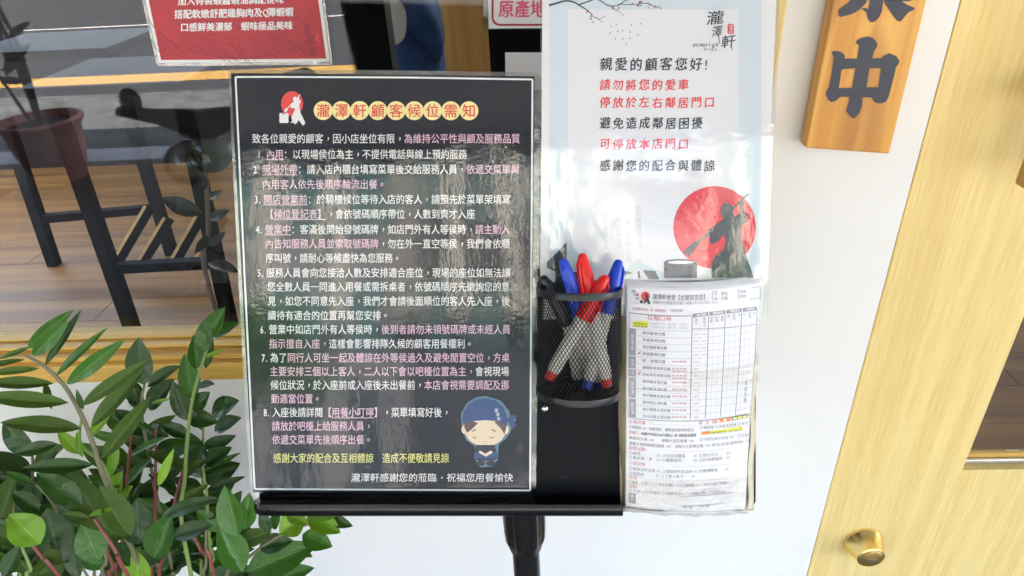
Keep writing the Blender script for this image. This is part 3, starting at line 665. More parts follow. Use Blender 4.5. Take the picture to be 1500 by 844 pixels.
# roofs, hills, faint script
p.poly('paleteal', [(830, 404), (832, 372), (836, 340), (838, 360), (850, 378), (878, 386), (872, 396), (850, 404)], 3)
p.poly('art', [(801, 384), (816, 370), (830, 355), (830, 400), (846, 398), (846, 425), (812, 425), (814, 398), (801, 392)], 4)
p.poly('paleteal', [(905, 406), (918, 396), (934, 379), (945, 388), (962, 396), (985, 404), (985, 408), (948, 408), (936, 392), (925, 408)], 3)
p.poly('art', [(913, 402), (916, 397), (926, 400), (920, 397), (914, 404)], 4); p.poly('art', [(942, 396), (960, 397), (966, 409), (950, 409)], 4); p.poly('art', [(934, 397), (937, 397), (938, 408), (935, 408)], 4)
for xx, y0, y1, t in ((887, 312, 385, '火中取栗人生一口'), (905, 297, 368, '天下麵食真味行'), (920, 320, 385, '春水煎茶松風'), (935, 300, 365, '明月幾時有人間')): p.vtext(t, 'faint', xx, y0, y1, 8, 3, dx=.4)
p.build({'paleblue': 'blue_ground', 'paperin': 'white_ground', 'charcoal': 'black_lettering', 'art': 'cook_print', 'seal': 'red_lettering', 'green': 'branch_print', 'plum': 'blossom_print', 'bigred': 'red_sun',
         'paleteal': 'roof_print', 'faint': 'faint_script', 'txtgrey': 'petal_print', 'paper': 'barrel_print', 'white': 'seal_lettering'}, wn)
sheetgrid('laminate_film', [(793, -60), (1142, -60), (1122, 470), (789, 470)], Wf, .0032, M['laminr'], wn, 24, 20)

# ---------------------------------------------------------------- mesh pen cup
RC = .0372
c0 = S(846, 577, .014 + RC); c1 = S(848.5, 421, .014 + RC); UP = -Ed; HC = (c1 - c0).dot(UP)
cup = empty('pen_cup', c0, 'round black wire mesh cup full of marker pens, fixed to the board', 'cup')
tt = Er; uu = En
def cp(a, h, r=RC): return c0 + UP * h + (tt * math.cos(a) + uu * math.sin(a)) * r
b = MB(); N = 66; H0, H1 = .004, HC - .004; turns = 16.5 / N * 2 * math.pi; seg = 22; wr = .00045
for s_ in (1, -1):
    for i in range(N):
        a0 = 2 * math.pi * (i + (.5 if s_ < 0 else 0)) / N
        ring = []
        for k_ in range(seg + 1):
            t = k_ / seg; a = a0 + s_ * turns * t; h = H0 + (H1 - H0) * t; nb = len(b.v)
            da = wr / RC
            b.v += [cp(a - da, h), cp(a, h, RC + wr * 1.0), cp(a + da, h), cp(a, h, RC - wr * 1.0)]
            if k_:
                for j in range(4): b.f.append((nb - 4 + j, nb - 4 + (j + 1) % 4, nb + (j + 1) % 4, nb + j))
wm = b.build('wire_mesh', M['wire'], cup); wm['kind'] = 'stuff'
b = MB(); b.lathe([(RC - .001, HC - .006), (RC + .0012, HC - .0062), (RC + .0018, HC - .003), (RC + .0012, HC), (RC - .001, HC + .0003), (RC - .001, HC - .006)], c0, UP, 56); b.build('rim', M['wire'], cup, smooth=True)
b = MB(); b.lathe([(RC - .004, -.001), (RC + .0008, -.0008), (RC + .0016, .002), (RC + .001, .0055), (RC - .001, .0055)], c0, UP, 56, (True, False)); b.build('foot_ring', M['wire'], cup, smooth=True)
b = MB(); b.lathe([(RC - .002, .0008), (.0001, .0008)], c0, UP, 40); b.build('bottom', M['wire'], cup)

# ---------------------------------------------------------------- marker pens
class PB(MB):
    def lathe(s, prof, *a, **k): super().lathe([(r_ * .90, h) for r_, h in prof], *a, **k)
def pen(label, colm, top, bot, toff, boff, capf=.42, clipdir=(-.6, 0, 1)):
    T_, B_ = S(*top, toff), S(*bot, boff); ax = (T_ - B_).normalized(); Lh = (T_ - B_).length
    e = empty('marker_pen', B_, label, 'pen', 'marker pens in the mesh cup')
    cl = Lh * capf; h0 = Lh - cl
    b = PB(); b.lathe([(.0044, 0), (.0054, .0008), (.0056, .008)], B_, ax, 20, (True, True)); b.build('end_plug', M[colm], e, smooth=True)
    b = PB(); b.lathe([(.0058, .0082), (.0068, .013), (.0070, h0 * .6), (.0070, h0)], B_, ax, 24, (True, True)); b.build('barrel', M['pbody'], e, smooth=True)
    b = PB(); b.lathe([(.0074, h0 + .0003), (.0084, h0 + .0008), (.0084, h0 + .0028), (.0079, h0 + .0032), (.0080, h0 + cl * .3), (.0070, h0 + cl * .7), (.0056, Lh - .008), (.0049, Lh - .004), (.0036, Lh - .0012), (.0020, Lh - .0003), (.0001, Lh)], B_, ax, 28, (True, False)); cp_ = b.build('cap', M[colm], e, smooth=True)
    cd_ = Er * clipdir[0] + En * clipdir[2]; cd_ = (cd_ - ax * cd_.dot(ax)).normalized(); sd = ax.cross(cd_)
    b = PB(); cs = []
    for h, r_ in ((Lh - .005, .0052), (Lh - .009, .0078), (Lh - .018, .0090), (Lh - .040, .0097), (Lh - .044, .0086)):
        cs.append([B_ + ax * h + cd_ * (r_ + .0) + sd * .0022, B_ + ax * h + cd_ * (r_ + .0) - sd * .0022, B_ + ax * h + cd_ * (r_ - .0016) - sd * .0022, B_ + ax * h + cd_ * (r_ - .0016) + sd * .0022])
    for q_ in cs: b.v += q_
    for i in range(len(cs) - 1):
        for j in range(4): b.f.append((i * 4 + j, i * 4 + (j + 1) % 4, i * 4 + 4 + (j + 1) % 4, i * 4 + 4 + j))
    b.f += [(3, 2, 1, 0), tuple(range(len(b.v) - 4, len(b.v)))]
    b.build('clip', M[colm], cp_, bevel=.0006)
pen('red marker pen standing upright, tallest in the mesh cup', 'pred', (852, 371), (890, 567), .052, .060, .44, (-1, 0, .8))
pen('red marker pen leaning across the front of the mesh cup', 'pred', (889, 403), (803, 556), .060, .066, .42, (1, 0, .1))
pen('blue marker pen leaning left, beside the upright red one', 'pblue', (824, 379), (884, 569), .056, .046, .42, (-.5, 0, 1))
pen('blue marker pen leaning right, at the right edge of the cup', 'pblue', (907, 380), (860, 570), .040, .058, .42, (.8, 0, -.3))
pen('black marker pen leaning far out over the left rim', 'pblack', (794, 404), (878, 560), .050, .034, .44, (.9, 0, 1))
pen('black marker pen behind the blue one, only its cap showing', 'pblack', (820, 402), (850, 566), .030, .030, .44, (.9, 0, .3))
pen('black marker pen behind the leaning red one, its clip showing', 'pblack', (884, 404), (842, 566), .034, .026, .42, (-1, 0, .3))

# ---------------------------------------------------------------- menu holder with order sheets
mh = empty('menu_holder', S(1005, 745, .002), 'clear plastic pocket with yellowed taped edges holding the order sheets', 'holder')
def sh(u, v):
    xl_ = 919 - 2 * v; xr_ = 1114 + (1098 - 1114) * min(1, v / .6) + (-7) * max(0, (v - .6) / .4)
    y0_, y1_ = 420, 742; t = max(0, (v - .6) / .4); a_ = 25 + 3 * t; b_ = -28 + 4 * t - 3 * (1 - v)
    return xl_ + (xr_ - xl_) * u, y0_ + (y1_ - y0_) * v + a_ * u + b_ * u * u
def offm(u): return .013 + .008 * math.sin(math.pi * min(1, max(0, u)) * .9)
def SH(x, y, l=0, dz=0):                       # photo pixel inside the sheet -> point on the curved sheet
    u = (x - 919) / 190
    return S(x, y, offm(u) + .0002 + .00018 * l + dz)
def curved(name, dx, dy, dz, m, parent, nu=16, nv=10, v0=0, v1=1, u0=0, u1=1):
    vs = []
    for j in range(nv + 1):
        for i in range(nu + 1):
            u, v = u0 + (u1 - u0) * i / nu, v0 + (v1 - v0) * j / nv; x, y = sh(u, v); vs.append(S(x + dx, y + dy, offm(u) + dz))
    return mesh(name, vs, [(j * (nu + 1) + i, (j + 1) * (nu + 1) + i, (j + 1) * (nu + 1) + i + 1, j * (nu + 1) + i + 1) for j in range(nv) for i in range(nu)], m, parent, smooth=True)
ms = empty('order_sheets', S(1005, 742, .012), 'stack of white ramen order sheets with ruled boxes in the clear pocket', 'paper')
curved('sheet', 0, 0, 0, M['paper'], ms)
for i, (dx, dy) in enumerate(((-1, -3), (1, -5), (-3, -7), (-3, -9), (-1, -11), (-4, -11.5))):
    curved('sheet', dx, dy, -.0012 * (i + 1), M['paper'], ms, 10, 2)
p = Print(lambda px, py, l: SH(px, py, l))
def hl(m, x0, x1, y, wd=.8, curve=True):       # horizontal rule following the sheet's sag
    def yy(x): u = (x - 919) / 190; return 25 * u - 31 * u * u
    n_ = max(2, int((x1 - x0) / 12)); o0 = 0
    p.line(m, [(x0 + (x1 - x0) * i / n_, y + yy(x0 + (x1 - x0) * i / n_)) for i in range(n_ + 1)], wd)
def yo(x): u = (x - 919) / 190; return 25 * u - 31 * u * u
def tx(s_, m, x0, y, x1, h, **kw):             # text following the sag
    tot = sum(cw(c) for c in s_); a = (x1 - x0) / tot; x = x0
    for ch in s_:
        if ch not in ' \u3000': p.text((ch, m), x, y + yo(x), x + a * cw(ch), h, 2, **kw)
        x += a * cw(ch)
tx('瀧澤軒食堂【左營安吉店】', 'txtgrey', 956, 431, 1037, 8, bold=.01)
tx('高雄市左營區安吉街118號(07)5507825', 'txtgrey', 956, 439, 1040, 5)
p.vtext('瀧澤軒', 'txtgrey', 928, 424, 440, 7, 2, dx=3); p.rect('seal', 933.5, 430, 935.5, 434, 2); tx('ocmorigh', 'txtgrey', 924, 442, 936, 3)
p.disc('seal', 945.5, 434, 6.6, layer=1); p.poly('charcoal', [(945, 431), (948, 429), (949, 433), (951, 440), (953, 445), (950, 446), (947, 442), (944, 445), (942, 444), (946, 438)], 3); p.rect('charcoal', 937.5, 440, 941.5, 444.5, 3)
tx('・店內用餐請先點選　口味　按照實際需求', 'rose', 924, 451, 976, 4.5); tx('勾選並結帳。', 'txtgrey', 982, 450, 1003, 4.2)
for a_, b_ in (((1044, 427), (1114, 420)), ((1044, 444), (1113, 437))): p.line('linegrey', [a_, b_], .9)
for x_ in (1044, 1081.5, 1113.5): p.line('linegrey', [(x_, 427 - .1 * (x_ - 1044)), (x_, 444 - .1 * (x_ - 1044))], .8)
for s_, x_, y_ in (('外', 1046, 431), ('帶', 1046, 438), ('電話', 1056, 430), ('訂購', 1056, 437), ('內用', 1083, 427), ('桌號', 1083, 434)): p.text((s_, 'txtgrey'), x_, y_, x_ + 5 * len(s_), 5, 2)
# frame of the table
hl('linegrey', 922, 1013, 458, 1.3); p.line('linegrey', [(922, 458), (920, 612)], .8); p.line('linegrey', [(1014, 464), (1011, 614)], 1.3)
tx('拉麵口味', 'rose', 948, 462, 984, 8)
p.rect('hl', 927, 470.5, 949.5, 479, 1, 3, 1); tx('細麵硬度', 'olive', 928, 472.5, 949, 3); tx('湯頭濃度', 'olive', 928, 476.5, 949, 3)
for i, t in enumerate(('加麵請打勾　蔥多蒜　加蔥少', '加湯請打勾　蔥少蒜　加蒜多')): tx(t, 'lightline', 952, 471 + i * 5 - .5, 1008, 4)
rows = ['博多豚骨拉麵', '蒜香豚骨拉麵', '黑松露豚骨拉麵', '赤焰豚骨拉麵', '豚・味噌拉麵', '咖哩豚骨味噌拉麵', '赤焰海老味噌拉麵', '鹽味雞清湯拉麵', '醬油雞清湯拉麵', '柚子鹽雞清湯拉麵', '鹽味雞白湯拉麵', '柚子鹽雞白湯拉麵', '起司辛雞白湯拉麵']
y0 = 480; dyr = 10.15
for i, t in enumerate(rows):
    y_ = y0 + dyr * i; hl('lightline', 932, 1101 - .09 * i, y_, .55)
    tx(t, 'txtgrey', 941, y_ + 5.2, 941 + 5.6 * len(t) * (1 if len(t) < 7 else .92), 5, bold=.0)
    if i > 3: tx('附半熟蛋', 'rose', 984, y_ + 4.5, 1006, 3)
    if i in (5, 6): tx('湯頭濃郁微辣', 'rose', 984, y_ + 8.3, 1006, 2.6)
    tx('260', 'rose', 1016, y_ + 5, 1023, 3.2)
    if i < 4: tx('320', 'rose', 1028, y_ + 5, 1035, 3.2)
hl('linegrey', 921, 1101, 612, 1.2); hl('linegrey', 921, 1008, 568, .7)
for a_, b_, c_ in ((480, 520, '豚骨系'), (521, 539, '味噌'), (540, 551, '海老'), (552, 582, '雞清湯'), (583, 611, '雞白湯')):
    p.quad('barg', [(921.6, a_ + .5), (931.5, a_ + 1.5), (931.2, b_ + 1.2), (921.2, b_)], 1)
    p.vtext(c_, 'paper', 926.4, a_ + (b_ - a_) * .22, b_ - (b_ - a_) * .15, 4.5, 2, bold=.03)
# right-hand grid
for (xa, xb), c_ in (((1014.5, 1037.5), '金額'), ((1039, 1062.5), '麵條硬度'), ((1064, 1086.5), '湯頭濃淡'), ((1088, 1108.5), '辛辣程度')):
    ya = 463 - (xa - 1014) * .115; yb = 463 - (xb - 1014) * .115
    p.quad('barg', [(xa, ya - 3), (xb, yb - 3), (xb, yb + 2.5), (xa, ya + 2.5)], 1); p.text((c_, 'paper'), xa + 5, (ya + yb) / 2, xb - 3, 3.6, 2, bold=.03, rise=-1.5)
p.line('linegrey', [(1014, 482), (1038, 481.5), (1062, 480), (1086, 478), (1108, 475)], 1.0)
for x_, t in ((1020, '單點'), (1032, '套餐加'), (1042, '偏硬'), (1050, '普通'), (1058, '偏軟'), (1067, '濃'), (1075, '普通'), (1083, '淡'), (1090, '小'), (1098, '中辣'), (1105, '大')):
    yb = 463 - (x_ - 1014) * .115; p.vtext(t, 'txtgrey', x_, yb + 4, yb + 4 + 4.6 * len(t), 4, 2)
for x_, w__, wd in ((1038, .0, 1.2), (1062.5, 0, 1.2), (1086.5, 0, 1.2), (1026, 0, .4), (1046, 0, .4), (1054, 0, .4), (1070, 0, .4), (1078, 0, .4), (1093, 0, .4), (1100, 0, .4)):
    sk = (x_ - 1010) / 95
    p.line('linegrey' if wd > 1 else 'lightline', [(x_, 466 - .115 * (x_ - 1014)), (x_ - 3 * sk - 1, 530), (x_ - 9 * sk - 2, 614 + yo(x_) - yo(1014) )], wd)
p.line('linegrey', [(1109, 452), (1106, 520), (1100, 605)], .9)
p.vtext('單點加購', 'txtgrey', 1093, 558, 590, 4.5, 2, dx=-.5, bold=.03)
# lower part
def sec(y, t): tx(t, 'rose', 921, y, 921 + 6.2 * len(t), 5.6); hl('lightline', 923 + 6.2 * len(t) + 2, 1016 if y < 630 else 1070, y + 1, .5)
sec(617, '主麵增量'); tx('□細麵條 30：辣醬湯包　麵條滿滿美味再追加', 'txtgrey', 921, 625, 1016, 5)
tx('套餐□', 'rose', 921, 633, 936, 5); tx('加購炸物組合▲四種點心 ■ 甜點飲品優惠', 'txtgrey', 939, 633, 1020, 4.5, bold=.03)
tx('湯麵加叉燒 160　　湯麵大滿足套餐 180', 'txtgrey', 921, 641, 1017, 5); tx('湯麵大海味雜燴拉麵套 180　湯麵日式豪華拉麵 200', 'txtgrey', 921, 649, 1040, 5)
sec(656, '配菜加點'); tx('□梅花　　　　30 □日式瓜種菜　　40 □味付のり　　20', 'txtgrey', 921, 663, 1070, 5); tx('□高白菜・木　30 □蘿蔔燒肉　　　40 □炒泡菜豬肉　50', 'txtgrey', 921, 669.5, 1070, 5)
sec(678, '小菜加點'); tx('□蝦塩涼拌豆腐 45 □塩燒涼拌苦瓜絲 40 □唐揚雞塊　　60', 'txtgrey', 921, 686, 1068, 5); tx('□海菜絲　　　45 □丁香小魚干　　40', 'txtgrey', 921, 693, 1018, 5)
sec(699, '炸物'); tx('□薯條　□餃子50 □黃金脆薯60 □日式唐揚雞100 □黃金炸蝦天婦羅60', 'txtgrey', 921, 706, 1068, 5)
sec(712, '飲料'); tx('□可樂30 □雪碧30 □無糖綠茶35 □可爾必思　□礦泉水', 'txtgrey', 921, 718.5, 1062, 5)
hl('linegrey', 921, 1075, 722, .9); hl('linegrey', 921, 1062, 736, .8); p.quad('barg', [(921, 722.5), (931, 724), (931, 737), (921, 736)], 1); p.vtext('備註', 'paper', 926, 724, 735, 6, 2, bold=.02)
p.line('lightline', [(1013, 750), (1060, 749)], .4); tx('現場・外帶', 'txtgrey', 999, 737.5, 1040, 4)
tx('麵　加　點', 'rose', 1024, 615, 1048, 5)
p.quad('orange', [(1048, 614.5), (1070, 611.5), (1070, 617), (1048, 620)], 2); p.quad('paper', [(1050, 615.5), (1054, 615), (1054, 618.5), (1050, 619)], 3); p.quad('paper', [(1060, 614), (1064, 613.5), (1064, 617), (1060, 617.5)], 3)
p.quad('olive', [(1072, 611), (1095, 607), (1095, 612), (1072, 616.5)], 2)
for x_ in (1074, 1081, 1088.5): p.quad('hl', [(x_ + 3, 611.4 - (x_ - 1074) * .17), (x_ + 5.5, 611 - (x_ - 1074) * .17), (x_ + 5.5, 614 - (x_ - 1074) * .17), (x_ + 3, 614.4 - (x_ - 1074) * .17)], 3); p.quad('paper', [(x_, 611.9 - (x_ - 1074) * .17), (x_ + 3, 611.4 - (x_ - 1074) * .17), (x_ + 3, 614.4 - (x_ - 1074) * .17), (x_, 615 - (x_ - 1074) * .17)], 3)
p.quad('hl', [(1027, 633), (1088, 625), (1088, 630), (1027, 637.5)], 1); p.quad('orange', [(1028, 633.2), (1040, 631.8), (1040, 635.6), (1028, 637)], 2)
tx('加購美味豚骨湯頭・加點拉麵更美味', 'olive', 1040, 631.5, 1087, 4)
tx('□嫩蒸蛋 □滷蛋香噴噴 □海苔', 'txtgrey', 1025, 622.5, 1096, 4.5); tx('□大蒜叉燒三拼盤180　□加麵', 'txtgrey', 1025, 640, 1096, 4.5); tx('美味加辣滷肉飯110', 'txtgrey', 1042, 649, 1098, 4.5)
# chilli marks
for y_ in (516, 546): p.line('seal', [(934, y_ + 3), (937, y_ + 1.5), (938, y_ - 1.5)], 1.4, 3)
p.build({'txtgrey': 'lettering', 'rose': 'red_lettering', 'linegrey': 'ruled_lines', 'lightline': 'fine_lines', 'barg': 'grey_bars', 'paper': 'white_lettering', 'seal': 'red_emblem', 'charcoal': 'cook_emblem', 'hl': 'yellow_highlight', 'orange': 'orange_box', 'olive': 'olive_box'}, ms)
# print peeping out on the sheet behind
# pocket: back plate, front film, side walls, tapes
slab('back_plate', [(905, 520), (1106, 520), (1104, 748), (909, 750)], lambda x, y, o: S(x, y, .0015 + o), .0008, M['ambere'], mh)
vs = []; nv = 14
for j in range(nv + 1):
    t = j / nv; yl = 463 + (748 - 463) * t; xl0 = 906 + 4 * t + 2 * math.sin(t * 9); x1_ = 917 - 1 * t
    vs += [S(xl0 - 1, yl, .002), S(xl0 + 1.5, yl, .009 + .001 * math.sin(t * 13)), S(x1_, yl + 1, .0135)]
o = mesh('side_wall', vs, [(j * 3 + i, (j + 1) * 3 + i, (j + 1) * 3 + i + 1, j * 3 + i + 1) for j in range(nv) for i in range(2)], M['ambere'], mh, smooth=True)
o['label'] = 'crinkled yellowed left edge of the pocket'
vs = []
for j in range(nv + 1):
    t = j / nv; yl = 520 + (746 - 520) * t; xr0 = 1105 - 7 * t + 1.6 * math.sin(t * 15)
    vs += [S(xr0 - 3, yl, .0145), S(xr0 + 2, yl, .011 + .001 * math.sin(t * 11)), S(xr0 + 4.5, yl, .003)]
mesh('side_wall', vs, [(j * 3 + i, (j + 1) * 3 + i, (j + 1) * 3 + i + 1, j * 3 + i + 1) for j in range(nv) for i in range(2)], mat('cloudy_plastic_edge', (.62, .58, .48), .25, coat=.5, var=.3, vscale=50), mh, smooth=True)
curved('front_film', 0, 1, .0022, M['pocket'], mh, 24, 24, .36, 1.01, -.01, 1.03)
curved('tape', 0, 0, .0030, M['tape'], mh, 30, 8, .37, .455, .45, 1.05)
curved('tape', 0, 0, .0030, M['tape'], mh, 30, 8, .86, 1.02, .0, 1.04)
# bottom fold of the pocket
vs = []
for i in range(13):
    t = i / 12; x, y = sh(t, 1); vs += [S(x - 4 + 8 * t, y + 1, offm(t) + .002), S(x - 3 + 7 * t, y + 6 + math.sin(i * 2.1) * 1, .008), S(x - 3 + 7 * t, y + 2, .001)]
mesh('bottom_fold', vs, [(i * 3 + k_, i * 3 + k_ + 1, i * 3 + 4 + k_, i * 3 + 3 + k_) for i in range(12) for k_ in range(2)], mat('cloudy_fold', (.6, .58, .52), .25, coat=.4, var=.2, vscale=60), mh, smooth=True)

# ================================================================ ZZ PLANT
def leafmesh(wr_, fold, curl, name):
    vs, fs = [], []; nu, nv_ = 12, 6
    for i in range(nu + 1):
        t = i / nu; wd = wr_ * .5 * (math.sin(math.pi * t ** .9) ** .85) * (1 - .08 * t) + .004
        if i == nu: wd = .001
        for j in range(nv_ + 1):
            s_ = j / nv_ * 2 - 1; z_ = fold * abs(s_) * wd * 1.1 - (.02 * math.cos(s_ * 3)) * wd * 4 * .0 + curl * (t - t * t) * 1.0 + .01 * math.sin(t * 14 + s_ * 2) * wd * 4
            vs.append((s_ * wd, t, z_))
    for i in range(nu):
        for j in range(nv_): a = i * (nv_ + 1) + j; fs.append((a, a + 1, a + nv_ + 2, a + nv_ + 1))
    me = bpy.data.meshes.new(name); me.from_pydata(vs, [], fs); me.polygons.foreach_set('use_smooth', [True] * len(fs))
    l = me.uv_layers.new(name='UV')
    for lo in me.loops:
        v = lo.vertex_index; i, j = divmod(v, nv_ + 1); l.data[lo.index].uv = (j / nv_, i / nu)
    return me
def leafmat(name, col, col2, coat=.5, rough=.32):
    m = bpy.data.materials.new(name); m.use_nodes = True; n = m.node_tree; L = n.links.new; p_ = n.nodes['Principled BSDF']
    uv = n.nodes.new('ShaderNodeTexCoord'); sx = n.nodes.new('ShaderNodeSeparateXYZ'); L(uv.outputs['UV'], sx.inputs[0])
    su = n.nodes.new('ShaderNodeMath'); su.operation = 'SUBTRACT'; su.inputs[1].default_value = .5; L(sx.outputs[0], su.inputs[0])
    ab = n.nodes.new('ShaderNodeMath'); ab.operation = 'ABSOLUTE'; L(su.outputs[0], ab.inputs[0])
    rp_ = n.nodes.new('ShaderNodeValToRGB'); rp_.color_ramp.elements[0].color = (1, 1, 1, 1); rp_.color_ramp.elements[1].color = (0, 0, 0, 1); rp_.color_ramp.elements[1].position = .035; L(ab.outputs[0], rp_.inputs[0])
    oi = n.nodes.new('ShaderNodeObjectInfo'); nz = n.nodes.new('ShaderNodeTexNoise'); nz.inputs['Scale'].default_value = 4; nz.inputs['Detail'].default_value = 5; L(uv.outputs['Object'], nz.inputs['Vector'])
    ad = n.nodes.new('ShaderNodeMath'); ad.operation = 'ADD'; L(oi.outputs['Random'], ad.inputs[0]); L(nz.outputs[0], ad.inputs[1])
    hf = n.nodes.new('ShaderNodeMath'); hf.operation = 'MULTIPLY'; hf.inputs[1].default_value = .55; L(ad.outputs[0], hf.inputs[0])
    mx = n.nodes.new('ShaderNodeMix'); mx.data_type = 'RGBA'; mx.inputs[6].default_value = (*col, 1); mx.inputs[7].default_value = (*col2, 1); L(hf.outputs[0], mx.inputs[0])
    m2 = n.nodes.new('ShaderNodeMix'); m2.data_type = 'RGBA'; m2.inputs[7].default_value = (*[c * 1.5 + .04 for c in col2], 1); L(mx.outputs[2], m2.inputs[6])
    mh_ = n.nodes.new('ShaderNodeMath'); mh_.operation = 'MULTIPLY'; mh_.inputs[1].default_value = .55; L(rp_.outputs[0], mh_.inputs[0]); L(mh_.outputs[0], m2.inputs[0])
    L(m2.outputs[2], p_.inputs['Base Color']); p_.inputs['Roughness'].default_value = rough; p_.inputs['Specular IOR Level'].default_value = .28; p_.inputs['Coat Weight'].default_value = coat; p_.inputs['Coat Roughness'].default_value = .15
    # fine side veins
    wv = n.nodes.new('ShaderNodeTexWave'); wv.inputs['Scale'].default_value = 6; wv.inputs['Distortion'].default_value = 1.5; wv.bands_direction = 'Y'; L(uv.outputs['UV'], wv.inputs['Vector'])
    bp = n.nodes.new('ShaderNodeBump'); bp.inputs['Strength'].default_value = .25; bp.inputs['Distance'].default_value = .01
    vv = n.nodes.new('ShaderNodeMath'); vv.operation = 'MULTIPLY_ADD'; vv.inputs[1].default_value = -1.1; L(ab.outputs[0], vv.inputs[0]); L(sx.outputs[1], vv.inputs[2])
    vs_ = n.nodes.new('ShaderNodeMath'); vs_.operation = 'MULTIPLY'; vs_.inputs[1].default_value = 75; L(vv.outputs[0], vs_.inputs[0])
    sn = n.nodes.new('ShaderNodeMath'); sn.operation = 'SINE'; L(vs_.outputs[0], sn.inputs[0])
    n3 = n.nodes.new('ShaderNodeTexNoise'); n3.inputs['Scale'].default_value = 30; n3.inputs['Detail'].default_value = 3; L(uv.outputs['Object'], n3.inputs['Vector'])
    sm_ = n.nodes.new('ShaderNodeMath'); sm_.operation = 'MULTIPLY_ADD'; sm_.inputs[1].default_value = .05; L(sn.outputs[0], sm_.inputs[0]); L(n3.outputs[0], sm_.inputs[2]); L(sm_.outputs[0], bp.inputs['Height']); L(bp.outputs[0], p_.inputs['Normal'])
    tl = n.nodes.new('ShaderNodeBsdfTranslucent'); L(m2.outputs[2], tl.inputs[0]); ms_ = n.nodes.new('ShaderNodeMixShader'); ms_.inputs[0].default_value = .18
    L(p_.outputs[0], ms_.inputs[1]); L(tl.outputs[0], ms_.inputs[2]); L(ms_.outputs[0], n.nodes['Material Output'].inputs[0])
    return m
LM = {'d': leafmat('dark_leaf', (.012, .042, .004), (.024, .082, .008), .35, .28), 'm': leafmat('mid_leaf', (.024, .095, .005), (.050, .170, .010), .35, .28),
      'o': leafmat('olive_leaf', (.042, .080, .010), (.070, .135, .018), .05, .5), 'l': leafmat('lime_leaf', (.13, .28, .012), (.20, .38, .02), .3)}
for m_ in LM.values(): speckle(m_, 7, .68, .74, (.14, .10, .03), .6)
LMESH = {}
def getleaf(wr_, tint):
    wr_ = wr_ * (1.04 if wr_ > .34 else .78); k_ = (round(wr_ / .04) * .04, tint, random.randint(0, 1))
    if k_ not in LMESH:
        me = leafmesh(max(.12, k_[0]), .32 + .25 * k_[2], (.10, -.08)[k_[2]], 'leaf'); me.materials.append(LM[tint]); LMESH[k_] = me
    return LMESH[k_]
PD = onZ(190, 844, .45)
plant_c = Vector((onY(190, 844, .52).x, .52, 0))
plant = empty('zz_plant', plant_c, 'bushy dark green glossy leaved pot plant below the window at the left', 'plant')
b = MB(); b.lathe([(.15, 0), (.16, .005), (.205, .30), (.225, .31), (.225, .34), (.20, .345), (.19, .30)], plant_c, (0, 0, 1), 40, (True, False)); 
potm = b.build('planter', M['terra'], plant, smooth=True)
b = MB(); b.lathe([(.195, .305), (.0001, .31)], plant_c, (0, 0, 1), 24); b.build('soil', M['soil'], plant)
stemg = mat('stem_olive', (.17, .16, .09), .5, var=.2, vscale=30); stemr = mat('stem_red', (.22, .055, .05), .45, var=.25, vscale=60); stemgr = mat('stem_green', (.22, .32, .09), .4)
def stem(pts, y0, y1, m, r0=.0035, r1=.0055, root=True):   # pts: photo pixels tip -> base, with depths y0 (tip) .. y1 (base)
    P_ = [onY(x, y_, y0 + (y1 - y0) * i / (len(pts) - 1)) for i, (x, y_) in enumerate(pts)]
    if root:
        e = P_[-1]; rt = plant_c + Vector((random.uniform(-.08, .08), random.uniform(-.06, .06), .31)); P_ += [e.lerp(rt, .5) + Vector((0, 0, .02)), rt]
    Q = spline(P_, 5); b = MB(); r0 *= .52; r1 *= .52; b.tube(Q, [r0 + (r1 - r0) * i / (len(Q) - 1) for i in range(len(Q))], 8)
    return b.build('stem', m, plant, smooth=True)
def leaf(st, bx, by, tx_, ty_, wr_, tint='d', yb=.6, yt=None, roll=0.0):
    yt = yb - .012 if yt is None else yt
    B_ = onY(bx, by, yb); fw = ray(750, 422).normalized(); dT = ray(tx_, ty_); T_ = CAM + dT * (((B_ - CAM).dot(fw) + (yt - yb) * .8) / dT.dot(fw)); T_.y = min(T_.y, WY - .02) if yb < WY else T_.y; ya = (T_ - B_); Ln = ya.length; ya = ya.normalized()
    n_ = (CAM - B_).normalized() + Vector((random.uniform(-.25, .25), 0, .35)); n_ = (n_ - ya * n_.dot(ya)).normalized()
    n_ = Matrix.Rotation(R(roll), 3, ya) @ n_; xa = ya.cross(n_).normalized()
    o = bpy.data.objects.new('leaf', getleaf(wr_, tint)); COL.objects.link(o); o.parent = st
    mw = Matrix((xa, ya, n_)).transposed().to_4x4() @ Matrix.Diagonal((Ln, Ln, Ln, 1)); mw.translation = B_ - worldloc(st)
    o.matrix_local = mw
    return o
s1 = stem([(37, 521), (56, 531), (75, 545), (97, 569), (115, 600), (128, 628), (141, 664), (153, 700)], .50, .50, stemg, .0028, .0055)
for a in ((40, 511, 109, 453, .28, 'm'), (48, 521, 101, 470, .34, 'm'), (66, 535, 119, 454, .16, 'd'), (83, 550, 158, 480, .17, 'm'), (98, 563, 183, 497, .24, 'm'), (120, 594, 220, 526, .22, 'o'), (134, 625, 212, 540, .26, 'o'), (149, 672, 223, 579, .25, 'o'),
          (36, 527, -32, 540, .18, 'o'), (57, 540, -25, 548, .2, 'o'), (78, 562, -28, 561, .28, 'o'), (100, 590, -32, 580, .25, 'o'), (119, 628, 0, 619, .30, 'o'), (136, 681, 32, 686, .30, 'd'), (46, 508, -5, 527, .18, 'm'), (122, 600, 112, 570, .3, 'd')):
    leaf(s1, *a, yb=.50 + random.uniform(-.01, .01), roll=random.uniform(-12, 12))
s2 = stem([(309, 494), (299, 525), (287, 564), (279, 604), (274, 650), (271, 700), (268, 780)], .63, .60, stemgr, .003, .006)
